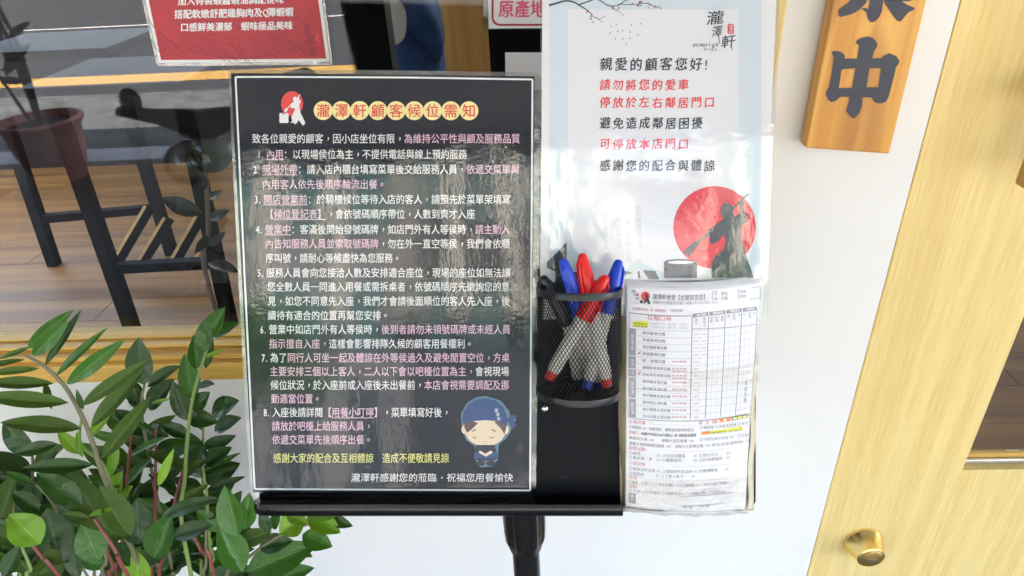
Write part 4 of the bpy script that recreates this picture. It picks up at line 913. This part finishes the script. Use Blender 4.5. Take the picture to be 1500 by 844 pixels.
for a in ((305, 495, 330, 450, .5, 'm'), (309, 494, 351, 473, .38, 'm'), (299, 516, 303, 465, .45, 'm'), (288, 541, 284, 490, .45, 'm'), (281, 585, 270, 518, .42, 'm'), (275, 616, 253, 558, .42, 'd'), (299, 524, 328, 512, .2, 'l'), (301, 540, 312, 496, .3, 'd'),
          (289, 566, 315, 563, .42, 'd'), (283, 602, 308, 574, .6, 'd'), (275, 611, 320, 619, .5, 'd'), (310, 606, 351, 587, .6, 'd'), (314, 632, 354, 612, .5, 'd'), (300, 650, 345, 640, .3, 'd'), (276, 640, 236, 622, .5, 'd')):
    leaf(s2, *a, yb=.62 + random.uniform(-.01, .01), roll=random.uniform(-20, 20))
s3 = stem([(212, 560), (207, 590), (210, 624), (216, 655), (224, 700), (235, 752)], .66, .62, stemg, .003, .005)
for a in ((211, 564, 203, 494, .52, 'd'), (216, 566, 265, 536, .36, 'd'), (218, 600, 256, 555, .5, 'd'), (210, 635, 258, 608, .34, 'o'), (222, 591, 251, 584, .22, 'l'), (206, 595, 170, 550, .5, 'd'), (212, 640, 168, 600, .5, 'd'), (218, 660, 178, 640, .5, 'd'), (215, 625, 248, 640, .5, 'd'), (205, 600, 195, 560, .5, 'd')):
    leaf(s3, *a, yb=.66 + random.uniform(-.01, .01), roll=random.uniform(-25, 25))
s4 = stem([(27, 773), (45, 795), (65, 820), (88, 845)], .48, .46, stemr, .003, .0042)
leaf(s4, 59, 797, 13, 753, .72, 'l', .47); leaf(s4, 88, 822, 68, 744, .6, 'd', .49); leaf(s4, 58, 748, 17, 720, .5, 'd', .52); leaf(s4, 30, 795, -20, 775, .5, 'o', .49); leaf(s4, 30, 800, 5, 850, .5, 'd', .5)
s5 = stem([(139, 760), (155, 785), (172, 812), (188, 845)], .47, .45, stemr, .0032, .0045)
for a in ((121, 740, 53, 693, .42, 'd'), (158, 778, 98, 690, .42, 'o'), (190, 788, 145, 711, .42, 'o'), (115, 850, 99, 764, .34, 'd'), (144, 822, 121, 764, .6, 'm'), (130, 756, 169, 746, .25, 'l'), (157, 787, 194, 787, .32, 'o'), (60, 812, 104, 822, .4, 'o'), (165, 795, 190, 830, .5, 'd'), (131, 760, 92, 752, .4, 'o')):
    leaf(s5, *a, yb=.48 + random.uniform(-.015, .01), roll=random.uniform(-15, 15))
s6 = stem([(52, 710), (66, 723), (75, 735), (84, 750), (95, 790)], .56, .54, stemg, .0022, .0035)
for a in ((52, 711, 7, 691, .34, 'm'), (0, 760, 22, 694, .42, 'o'), (84, 650, 22, 664, .36, 'd'), (60, 735, 48, 712, .4, 'd'), (84, 660, 55, 690, .4, 'd'), (66, 560, 76, 600, .3, 'd')):
    leaf(s6, *a, yb=.56, roll=random.uniform(-15, 15))
s7 = stem([(273, 765), (285, 788), (298, 812), (311, 832)], .50, .47, stemr, .003, .004)
for a in ((202, 798, 201, 730, .58, 'd'), (226, 818, 252, 750, .52, 'm'), (203, 860, 200, 806, .6, 'l'), (238, 756, 320, 729, .32, 'd'), (348, 785, 329, 711, .46, 'm'), (358, 776, 366, 721, .46, 'm'), (355, 838, 319, 767, .5, 'm'), (232, 712, 255, 657, .26, 'l'), (255, 786, 312, 768, .4, 'd'), (300, 852, 374, 836, .4, 'd'), (180, 830, 248, 812, .4, 'o')):
    leaf(s7, *a, yb=.50 + random.uniform(-.02, .02), roll=random.uniform(-15, 15))
s8 = stem([(293, 670), (298, 690), (301, 715), (304, 740)], .64, .62, stemgr, .003, .004)
for a in ((298, 692, 353, 663, .22, 'm'), (315, 700, 348, 686, .3, 'd'), (303, 718, 360, 698, .24, 'd'), (282, 684, 302, 650, .6, 'd'), (300, 680, 340, 655, .5, 'd'), (303, 722, 330, 712, .3, 'm'), (296, 700, 270, 660, .5, 'd'), (303, 735, 340, 720, .4, 'd')):
    leaf(s8, *a, yb=.63, roll=random.uniform(-15, 15))
s9 = stem([(500, 752), (468, 764), (440, 772), (400, 790), (360, 820), (330, 850)], .52, .50, stemg, .0022, .005)
for a in ((353, 794, 398, 778, .48, 'o'), (445, 757, 409, 782, .95, 'l'), (450, 755, 499, 781, .55, 'l'), (443, 783, 487, 801, .62, 'm'), (484, 760, 517, 771, .42, 'd'), (448, 755, 506, 748, .4, 'l'), (362, 838, 462, 797, .42, 'm'), (388, 847, 463, 800, .3, 'm'), (400, 852, 461, 832, .4, 'm'), (420, 752, 452, 768, .5, 'l'), (395, 779, 380, 750, .5, 'd'), (400, 775, 412, 748, .5, 'm'), (380, 800, 430, 792, .5, 'd'), (425, 800, 458, 816, .4, 'm')):
    leaf(s9, *a, yb=.51 + random.uniform(-.015, .015), roll=random.uniform(-12, 12))
s10 = stem([(120, 610), (118, 650), (150, 680), (165, 720), (180, 780)], .58, .55, stemgr, .003, .005)
for a in ((117, 665, 84, 630, .4, 'l'), (121, 670, 112, 632, .3, 'l'), (160, 700, 170, 640, .3, 'l'), (170, 725, 180, 690, .6, 'l'), (172, 735, 195, 712, .6, 'l'), (178, 760, 166, 710, .3, 'l'), (130, 640, 165, 600, .3, 'l')):
    leaf(s10, *a, yb=.565, roll=random.uniform(-20, 20))
# deeper stems that fill the bush
rf = random.Random(11)
for k_ in range(19):
    bx = rf.uniform(-15, 335); top = rf.uniform(620, 740) + (40 if bx > 300 else 0) + (30 if bx < 90 else 0); lean = rf.uniform(-50, 45); dp = rf.uniform(.57, .70)
    pts = [(bx + lean * (1 - i / 4) ** 1.4, top + (860 - top) * i / 4) for i in range(5)]
    st_ = stem(pts, dp, dp - .03, rf.choice((stemg, stemg, stemgr, stemr)), .003, .005)
    nl = 10
    for i in range(nl):
        t = (i + .5) / nl * .95; j = min(3, int(t * 4)); f_ = t * 4 - j
        x = pts[j][0] * (1 - f_) + pts[j + 1][0] * f_; y_ = pts[j][1] * (1 - f_) + pts[j + 1][1] * f_; sd = 1 if i % 2 else -1
        ln = rf.uniform(48, 76); an = rf.uniform(5, 65)
        leaf(st_, x, y_, x + sd * ln * math.cos(R(an)), y_ - ln * math.sin(R(an)), rf.uniform(.28, .48), rf.choice('ddmmdo'), dp + rf.uniform(-.01, .01), dp + rf.uniform(-.03, .02), rf.uniform(-45, 45))

# ================================================================ INSIDE THE SHOP
def bar(b, A, B_, w_, d_=None):
    A, B_ = Vector(A), Vector(B_); d_ = d_ or w_; ax = (B_ - A).normalized(); x_ = ax.cross(Vector((0, 1, 0))).normalized(); y_ = ax.cross(x_)
    q_ = [x_ * (sx_ * w_ / 2) + y_ * (sy_ * d_ / 2) for sx_, sy_ in ((-1, -1), (1, -1), (1, 1), (-1, 1))]
    b.hexa([A + v for v in q_], [B_ + v for v in q_])
def table(label, feet, tops, bars, top_z, w_=.05):
    f0 = [onZ(*q_, -.0035) for q_ in feet]
    c_ = sum(f0, Vector()) / len(f0); e = empty('dining_table', (c_.x, c_.y, -.0035), label, 'table', 'dark legged tables inside the shop')
    tp = []
    for f_, t_ in zip(f0, tops):
        T_ = onY(*t_, f_.y + .03); T_.z = max(.3, T_.z)
        k_ = (top_z - f_.z) / (T_.z - f_.z); T_ = f_ + (T_ - f_) * k_; tp.append(T_)
        b = MB(); bar(b, f_, T_, w_, w_); b.build('leg', M['blackw'], e)
    for (i, a), (j, c2) in bars:
        b = MB(); bar(b, f0[i].lerp(tp[i], a), f0[j].lerp(tp[j], c2), .04); b.build('stretcher', M['blackw'], e)
    xs_ = [v.x for v in tp]; ys_ = [v.y for v in tp]
    b = MB(); b.box(min(xs_) - .08, max(xs_) + .08, min(ys_) - .06, max(ys_) + .35, top_z, top_z + .04); b.build('tabletop', M['blackw'], e, bevel=.004)
    return e
table('wooden table with black slanted legs nearest the window inside the shop', [(198, 492), (338, 478)], [(115, 255), (300, 300)], [((0, .32), (1, .30))], 1.02, .05)
table('wooden table with black slanted legs further back at the left inside the shop', [(80, 388), (252, 372)], [(35, 255), (213, 245)], [((0, .25), (1, .25))], 1.02, .05)
# slatted stool by the near table
sf = onZ(280, 398, -.0035)
stl = empty('slatted_stool', sf, 'low stool with crossed black and pale slats beside the near table inside the shop', 'stool')
for i, (a_, b_) in enumerate((((172, 388), (222, 303)), ((208, 390), (250, 320)), ((255, 390), (296, 318)), ((290, 388), (330, 318)))):
    A = onZ(*a_, -.0033 + .09); B_ = onY(*b_, A.y + .15)
    b = MB(); bar(b, A, B_, .035, .02); b.build('slat', M['blackw'] if i != 3 else M['panelw'], stl)
    b = MB(); off_ = Vector((-.028, 0, .003)); bar(b, A + off_, B_ + off_, .016, .018); b.build('slat', M['door'], stl)
for xq in ((176, 392), (318, 388)):
    A = onZ(*xq, -.0033); b = MB(); b.box(A.x - .02, A.x + .02, A.y - .015, A.y + .015, -.0035, .09); b.build('foot', M['blackw'], stl)
# partition and wood screen further in
pa = onY(497, 0, 1.5); pb = onY(572, 98, 1.5)
b = MB(); b.box(onY(505, 40, 1.5).x, onY(570, 60, 1.5).x, 1.5, 1.56, -.003, 2.6); tag(b.build('black_post', M['blackw'], loc=(pb.x, 1.5, 0)), 'broad black post inside the shop in front of the person in denim', 'post')
b = MB(); b.box(onY(576, 60, 3.6).x, onY(718, 60, 3.6).x, 3.6, 3.64, -.003, 2.4); tag(b.build('wood_screen', M['panelw'], loc=(pb.x, 3.6, 0)), 'ochre wood panel screen inside the shop behind the person', 'screen')
b = MB(); b.box(onY(716, 60, 1.6).x, onY(1090, 60, 1.6).x, 1.6, 1.66, -.003, 2.4); tag(b.build('black_cabinet', M['blackw'], loc=(onY(716, 60, 1.6).x, 1.6, 0)), 'tall black cabinet inside the shop behind the window notices', 'cabinet')

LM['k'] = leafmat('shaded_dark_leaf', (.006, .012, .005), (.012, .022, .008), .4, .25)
ip0 = onY(306, 400, 1.35); ip0.z = -.0035
ip = empty('standin_plant', ip0, 'slender indoor plant with a few broad dark leaves, just behind the window glass', 'plant')  # added plant standing in for dark leafy shapes reflected in the glass
b = MB(); b.lathe([(.09, 0), (.12, .22), (.13, .23), (.12, .25), (.11, .22), (.0001, .21)], ip0, (0, 0, 1), 28, (True, False)); b.build('planter', M['blackw'], ip, smooth=True)
b = MB(); b.tube(spline([ip0 + Vector((0, 0, .2)), onY(306, 420, 1.35), onY(305, 340, 1.35), onY(303, 280, 1.35), onY(300, 250, 1.35)], 6), .0055, 8); ist = b.build('stem', M['bark'], ip, smooth=True)
for a in ((301, 278, 288, 247, .5), (297, 313, 236, 290, .42), (307, 291, 326, 279, .4), (307, 322, 337, 308, .4), (300, 252, 346, 198, .5), (300, 252, 281, 214, .6), (304, 345, 285, 372, .4), (305, 360, 330, 340, .35), (305, 385, 350, 400, .4)):
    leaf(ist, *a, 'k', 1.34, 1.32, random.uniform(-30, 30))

# ---------------------------------------------------------------- seated person in denim
def skinned(name, nodes, edges, m, parent, sub=2):
    base = worldloc(parent); me = bpy.data.meshes.new(name); ks = list(nodes); me.from_pydata([tuple(Vector(nodes[k_][0]) - base) for k_ in ks], [(ks.index(a), ks.index(b_)) for a, b_ in edges], [])
    me.materials.append(m); o = bpy.data.objects.new(name, me); COL.objects.link(o); o.parent = parent
    sk = o.modifiers.new('skin', 'SKIN'); sk.use_smooth_shade = True
    for i, k_ in enumerate(ks): me.skin_vertices[0].data[i].radius = nodes[k_][1] if isinstance(nodes[k_][1], tuple) else (nodes[k_][1],) * 2
    me.skin_vertices[0].data[0].use_root = True
    s_ = o.modifiers.new('sub', 'SUBSURF'); s_.levels = sub; s_.render_levels = sub
    return o
YP = 2.45
el = onY(632, 66, YP - .05); shd = onY(588, 12, YP - .12)
hip = Vector((shd.x - .03, YP + .02, .52))
pers = empty('person', (hip.x, YP, -.003), 'person in a blue denim jacket and white collar sitting behind the black post, mostly hidden', 'person')
ch = shd + Vector((-.04, .14, -.05)); nk = shd + Vector((-.10, .15, .10)); hd = nk + Vector((-.06, 0, .16))
hand = el + Vector((-.20, .06, -.22))
N = dict(pel=(hip, (.15, .12)), wst=(hip + (ch - hip) * .45, (.14, .11)), chest=(ch, (.17, .13)), neck=(nk, .055), chin=(hd + Vector((-.03, 0, -.07)), .07), head=(hd, (.085, .10)), crown=(hd + Vector((.01, 0, .07)), .075),
         shR=(shd, .07), elR=(el, .045), wrR=(hand, .032), haR=(hand + Vector((-.07, 0, -.01)), .034), shL=(shd + Vector((-.02, .33, 0)), .07), elL=(el + Vector((-.1, .36, -.02)), .045), wrL=(hand + Vector((-.05, .2, 0)), .032),
         knR=(hip + Vector((-.42, -.1, .0)), .07), anR=(hip + Vector((-.40, -.1, -.44)), .045), ftR=(hip + Vector((-.52, -.1, -.49)), .035), knL=(hip + Vector((-.42, .14, .0)), .07), anL=(hip + Vector((-.38, .14, -.44)), .045), ftL=(hip + Vector((-.50, .14, -.49)), .035))
E_ = [('pel', 'wst'), ('wst', 'chest'), ('chest', 'neck'), ('neck', 'chin'), ('chin', 'head'), ('head', 'crown'), ('chest', 'shR'), ('shR', 'elR'), ('elR', 'wrR'), ('wrR', 'haR'), ('chest', 'shL'), ('shL', 'elL'), ('elL', 'wrL'), ('pel', 'knR'), ('knR', 'anR'), ('anR', 'ftR'), ('pel', 'knL'), ('knL', 'anL'), ('anL', 'ftL')]
skinned('body', N, E_, M['skin'], pers)
for k_ in range(5):                            # fingers of the near hand
    a = hand + Vector((-.10, -.03 + .016 * k_, -.01)); l_ = (.045, .068, .075, .07, .055)[k_]
    b = MB(); b.tube([a + Vector((.03, 0, 0)), a + Vector((-l_ * .5, 0, -.004)), a + Vector((-l_ * .85, 0, -.02))], [.009, .0085, .006], 8); b.build('finger', M['skin'], pers, smooth=True)
J = dict(w=(hip + Vector((0, 0, .02)), (.185, .15)), m=(N['wst'][0], (.18, .15)), c=(ch, (.20, .16)), s1=(shd + Vector((.0, 0, .0)), .092), u1=(shd.lerp(el, .5) + Vector((.0, 0, .015)), .078), e1=(el, .068), f1=(el.lerp(hand, .5), .055), c1=(hand + Vector((.02, 0, 0)), .045),
         s2=(N['shL'][0], .092), e2=(N['elL'][0], .068), c2=(N['wrL'][0], .045))
skinned('denim_jacket', J, [('w', 'm'), ('m', 'c'), ('c', 's1'), ('s1', 'u1'), ('u1', 'e1'), ('e1', 'f1'), ('f1', 'c1'), ('c', 's2'), ('s2', 'e2'), ('e2', 'c2')], M['denim'], pers)
cl_ = onY(574, 40, YP - .2)
skinned('white_collar', dict(a=(ch + Vector((-.03, -.09, .07)), .085), b=(nk + Vector((0, -.02, -.02)), .078), c=(cl_ + Vector((.0, .0, .02)), .055), d=(cl_ + Vector((.0, -.0, -.06)), .04)), [('a', 'b'), ('a', 'c'), ('c', 'd')], M['shirt'], pers)
skinned('trousers', dict(p=(hip, (.18, .15)), k1=(N['knR'][0], .085), a1=(N['anR'][0], .06), k2=(N['knL'][0], .085), a2=(N['anL'][0], .06)), [('p', 'k1'), ('k1', 'a1'), ('p', 'k2'), ('k2', 'a2')], M['pants'], pers)
skinned('hair', dict(h=(hd + Vector((.03, 0, .05)), (.10, .11)), t=(hd + Vector((.0, 0, .09)), .085), n=(hd + Vector((.06, 0, -.04)), .06)), [('h', 't'), ('h', 'n')], M['hair'], pers)
b = MB(); b.lathe([(.17, .0), (.17, .02), (.03, .03), (.03, .40), (.16, .41), (.17, .43), (.16, .455)], (hip.x, hip.y, -.003), (0, 0, 1), 28, (True, True)); tag(b.build('bar_stool', M['blackw'], loc=(hip.x, hip.y, -.003), smooth=True), 'round black stool under the seated person inside the shop', 'stool')

# ================================================================ THE STREET BEHIND THE VIEWER (seen in the glass)
def RV(px, py, z=0.0):                         # reflected pixel -> real place outside at height z
    return mirror(onZ(px, py, z))
def pot_at(P_, r_, h, label, plantlabel, leaves, hstem):
    e = empty('terracotta_pot', P_, label, 'pot', 'terracotta pots by the kerb')
    b = MB(); b.lathe([(r_ * .55, 0), (r_ * .60, .005), (r_ * .76, h * .28), (r_ * .86, h * .55), (r_ * .90, h * .80), (r_ * .93, h * .86), (r_ * 1.03, h * .92), (r_ * 1.05, h * .97), (r_ * 1.02, h), (r_ * .92, h), (r_ * .88, h * .85)], P_, (0, 0, 1), 40, (True, False)); b.build('body', M['terra'], e, smooth=True)
    b = MB(); b.lathe([(r_ * .9, h * .88), (.0001, h * .9)], P_, (0, 0, 1), 24); b.build('soil', M['soil'], e)
    q_ = P_ + Vector((0, 0, h * .88)); t_ = empty('potted_tree', q_, plantlabel, 'plant', 'small trees in the pots by the kerb')
    for k_ in range(4):
        d_ = Vector((random.uniform(-.35, .35), random.uniform(-.25, .25), 1)); tp_ = q_ + d_ * hstem * random.uniform(.8, 1.1)
        b = MB(); b.tube(spline([q_ + Vector((d_.x, d_.y, 0)) * .1, q_ + d_ * hstem * .45 + Vector((.04, 0, 0)), tp_], 5), .012, 7); sm = b.build('branch', M['bark'], t_)
        for i in range(leaves):
            t = .35 + .65 * random.random(); B_ = q_.lerp(tp_, t); dd = Vector((random.uniform(-1, 1), random.uniform(-1, 1), random.uniform(-.3, .8))).normalized()
            o = bpy.data.objects.new('leaf', getleaf(.4, random.choice('mdm'))); COL.objects.link(o); o.parent = sm
            n_ = dd.orthogonal().normalized(); xa = dd.cross(n_); L_ = random.uniform(.09, .17)
            mw = Matrix((xa, dd, n_)).transposed().to_4x4() @ Matrix.Diagonal((L_, L_, L_, 1)); mw.translation = B_ - worldloc(sm); o.matrix_local = mw
pA = RV(92, 262, -.004); pB = RV(2, 345, -.004)
print('pots', pA, pB)
pot_at(pA, .25, .42, 'large terracotta pot near the kerb, the bigger one mirrored in the window', 'leafy small tree in the large terracotta pot', 10, 1.0)
pot_at(pB, .15, .24, 'small terracotta pot standing left of the large one, mirrored in the window', 'low green shoots in the small terracotta pot', 7, .25)

# parked scooter
sP = mirror(onZ(270, 243, .84)); sP.z = -.004; sP.y -= .55
scr = empty('parked_scooter', sP, 'white scooter with black mirrors parked on the arcade floor, mirrored in the window', 'scooter')
def SQ(x, y_, z): return sP + Vector((x, y_, z))
for i, yy in enumerate((.55, -.62)):
    b = MB()
    for a in range(24):
        pass
    ring = [SQ(0, yy + .2 * math.cos(a * math.pi / 12), .23 + .2 * math.sin(a * math.pi / 12)) for a in range(25)]
    b.tube(ring, .045, 10); wh = b.build('wheel', M['rubber'], scr, smooth=True)
    b = MB(); b.lathe([(.13, -.03), (.14, -.01), (.14, .01), (.13, .03)], SQ(0, yy, .23), (1, 0, 0), 24, (True, True)); b.build('rim', M['chrome'], wh)
b = MB(); secs = [(.62, .42, .05, .04), (.55, .5, .10, .10), (.48, .62, .12, .16), (.42, .74, .10, .12), (.38, .88, .07, .07)]
b.tube([SQ(0, y_, z) for y_, z, a, c2 in secs], [.05, .10, .12, .10, .075], 16); b.build('front_cowl', M['scoot'], scr, smooth=True)
b = MB(); b.tube([SQ(0, .40, .35), SQ(0, .2, .22), SQ(0, -.05, .22), SQ(0, -.2, .40), SQ(0, -.5, .58), SQ(0, -.85, .68)], [.10, .11, .12, .17, .17, .06], 16); b.build('body', M['plastic'], scr, smooth=True)
b = MB(); b.tube([SQ(0, -.12, .70), SQ(0, -.3, .74), SQ(0, -.6, .76), SQ(0, -.82, .78)], [.08, .12, .12, .07], 14); b.build('seat', M['rubber'], scr, smooth=True)
b = MB(); b.tube([SQ(-.33, .28, .96), SQ(-.15, .34, .95), SQ(0, .37, .92), SQ(.15, .34, .95), SQ(.33, .28, .96)], [.018, .03, .06, .03, .018], 12); b.build('handlebar', M['plastic'], scr, smooth=True)
b = MB(); b.lathe([(.075, 0), (.07, .03), (.04, .05), (.0001, .055)], SQ(0, .52, .84), (0, 1, .25), 24); b.build('headlight', M['chrome'], scr, smooth=True)
for sx_ in (-1, 1):
    b = MB(); b.tube([SQ(.2 * sx_, .32, .96), SQ(.23 * sx_, .33, .99)], .007, 8); am = b.build('mirror_stem', M['plastic'], scr)
    b = MB(); b.lathe([(.001, -.010), (.038, -.007), (.045, .0), (.042, .008), (.001, .010)], SQ(.24 * sx_, .34, 1.01), (1, .25, .2) if sx_ < 0 else (.1, 1, .2), 24); b.build('mirror', M['blackgloss'], am, smooth=True)

# buildings and trees across the street
def far_building(x0, x1, h, label, body, n, pm, win_m, yy=-16):
    e = empty('street_building', ((x0 + x1) / 2, yy, 0), label, 'building', 'buildings across the street')
    b = MB(); b.box(x0, x1, yy - 8, yy, 0, h); b.build('wall', M[body], e)
    st_ = (x1 - x0) / n
    for i in range(n + 1):
        b = MB(); b.box(x0 + i * st_ - .24, x0 + i * st_ + .24, yy, yy + .3, 4.4, h - .3); b.build('pilaster', M[pm], e)
    for i in range(n):
        z = .3; fl_ = 0
        while z + 2.4 < h:
            b = MB(); b.box(x0 + i * st_ + .45, x0 + (i + 1) * st_ - .45, yy + .002, yy + .06, z, z + (2.5 if fl_ == 0 else 1.7)); b.build('shutter' if fl_ == 0 else 'window', M['wdark'] if fl_ == 0 else M[win_m], e)
            z += 3.3; fl_ += 1
    b = MB(); b.box(x0 - .3, x1 + .3, yy - 8.2, yy + .5, h, h + .35); b.build('parapet', M['concrete'], e)
far_building(-24, -9.2, 10.5, 'dark building across the street, left of the narrow ones', 'facade', 5, 'pil', 'shutter')
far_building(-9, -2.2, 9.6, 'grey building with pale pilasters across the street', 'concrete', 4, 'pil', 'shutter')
far_building(-2, 3.2, 10.0, 'dark building with pale pilasters opposite the shop', 'facade', 4, 'pil', 'shutter')
far_building(3.5, 24, 8.1, 'low grey building across the street at the right', 'concrete', 5, 'pil', 'wdark')
def tree(x, y_, h, r_, label):
    e = empty('street_tree', (x, y_, 0), label, 'tree', 'trees across the street'); P_ = Vector((x, y_, 0)); rd = random.Random(int(x * 10))
    b = MB(); b.tube([P_, P_ + Vector((.1, 0, h * .35)), P_ + Vector((0, 0, h * .6))], [.16, .12, .08], 10)
    for k_ in range(5):
        a = k_ * 1.3; b.tube([P_ + Vector((.05, 0, h * .4)), P_ + Vector((math.cos(a) * r_ * .5, math.sin(a) * r_ * .5, h * .7))], [.06, .03], 6)
    b.build('trunk', M['bark'], e)
    b = MB(); cl = [(P_ + Vector((rd.gauss(0, r_ * .45), rd.gauss(0, r_ * .45), h * .72 + rd.gauss(0, h * .11)))) for _ in range(26)]
    for _ in range(2600):
        c_ = rd.choice(cl) + Vector((rd.gauss(0, .28), rd.gauss(0, .28), rd.gauss(0, .22))); u_ = Vector((rd.gauss(0, 1), rd.gauss(0, 1), rd.gauss(0, 1))).normalized(); v_ = u_.orthogonal().normalized(); s_ = .10
        b.add([c_ - u_ * s_, c_ + v_ * s_ * .5, c_ + u_ * s_, c_ - v_ * s_ * .5], [(0, 1, 2, 3)])
    b.build('crown', LM['m'], e)
tree(-5.2, -13.2, 4.6, 1.5, 'bushy green tree in front of the grey building across the street')
tree(2.6, -13.0, 4.2, 1.4, 'bushy green tree at the right end of the dark building across the street')

print('leaves', sum(1 for o in plant.children_recursive if o.name.startswith('leaf')))
bpy.data.objects.remove(_ob); bpy.data.curves.remove(_cu)
pr.build({'white': 'small_white_mark'}, dr)
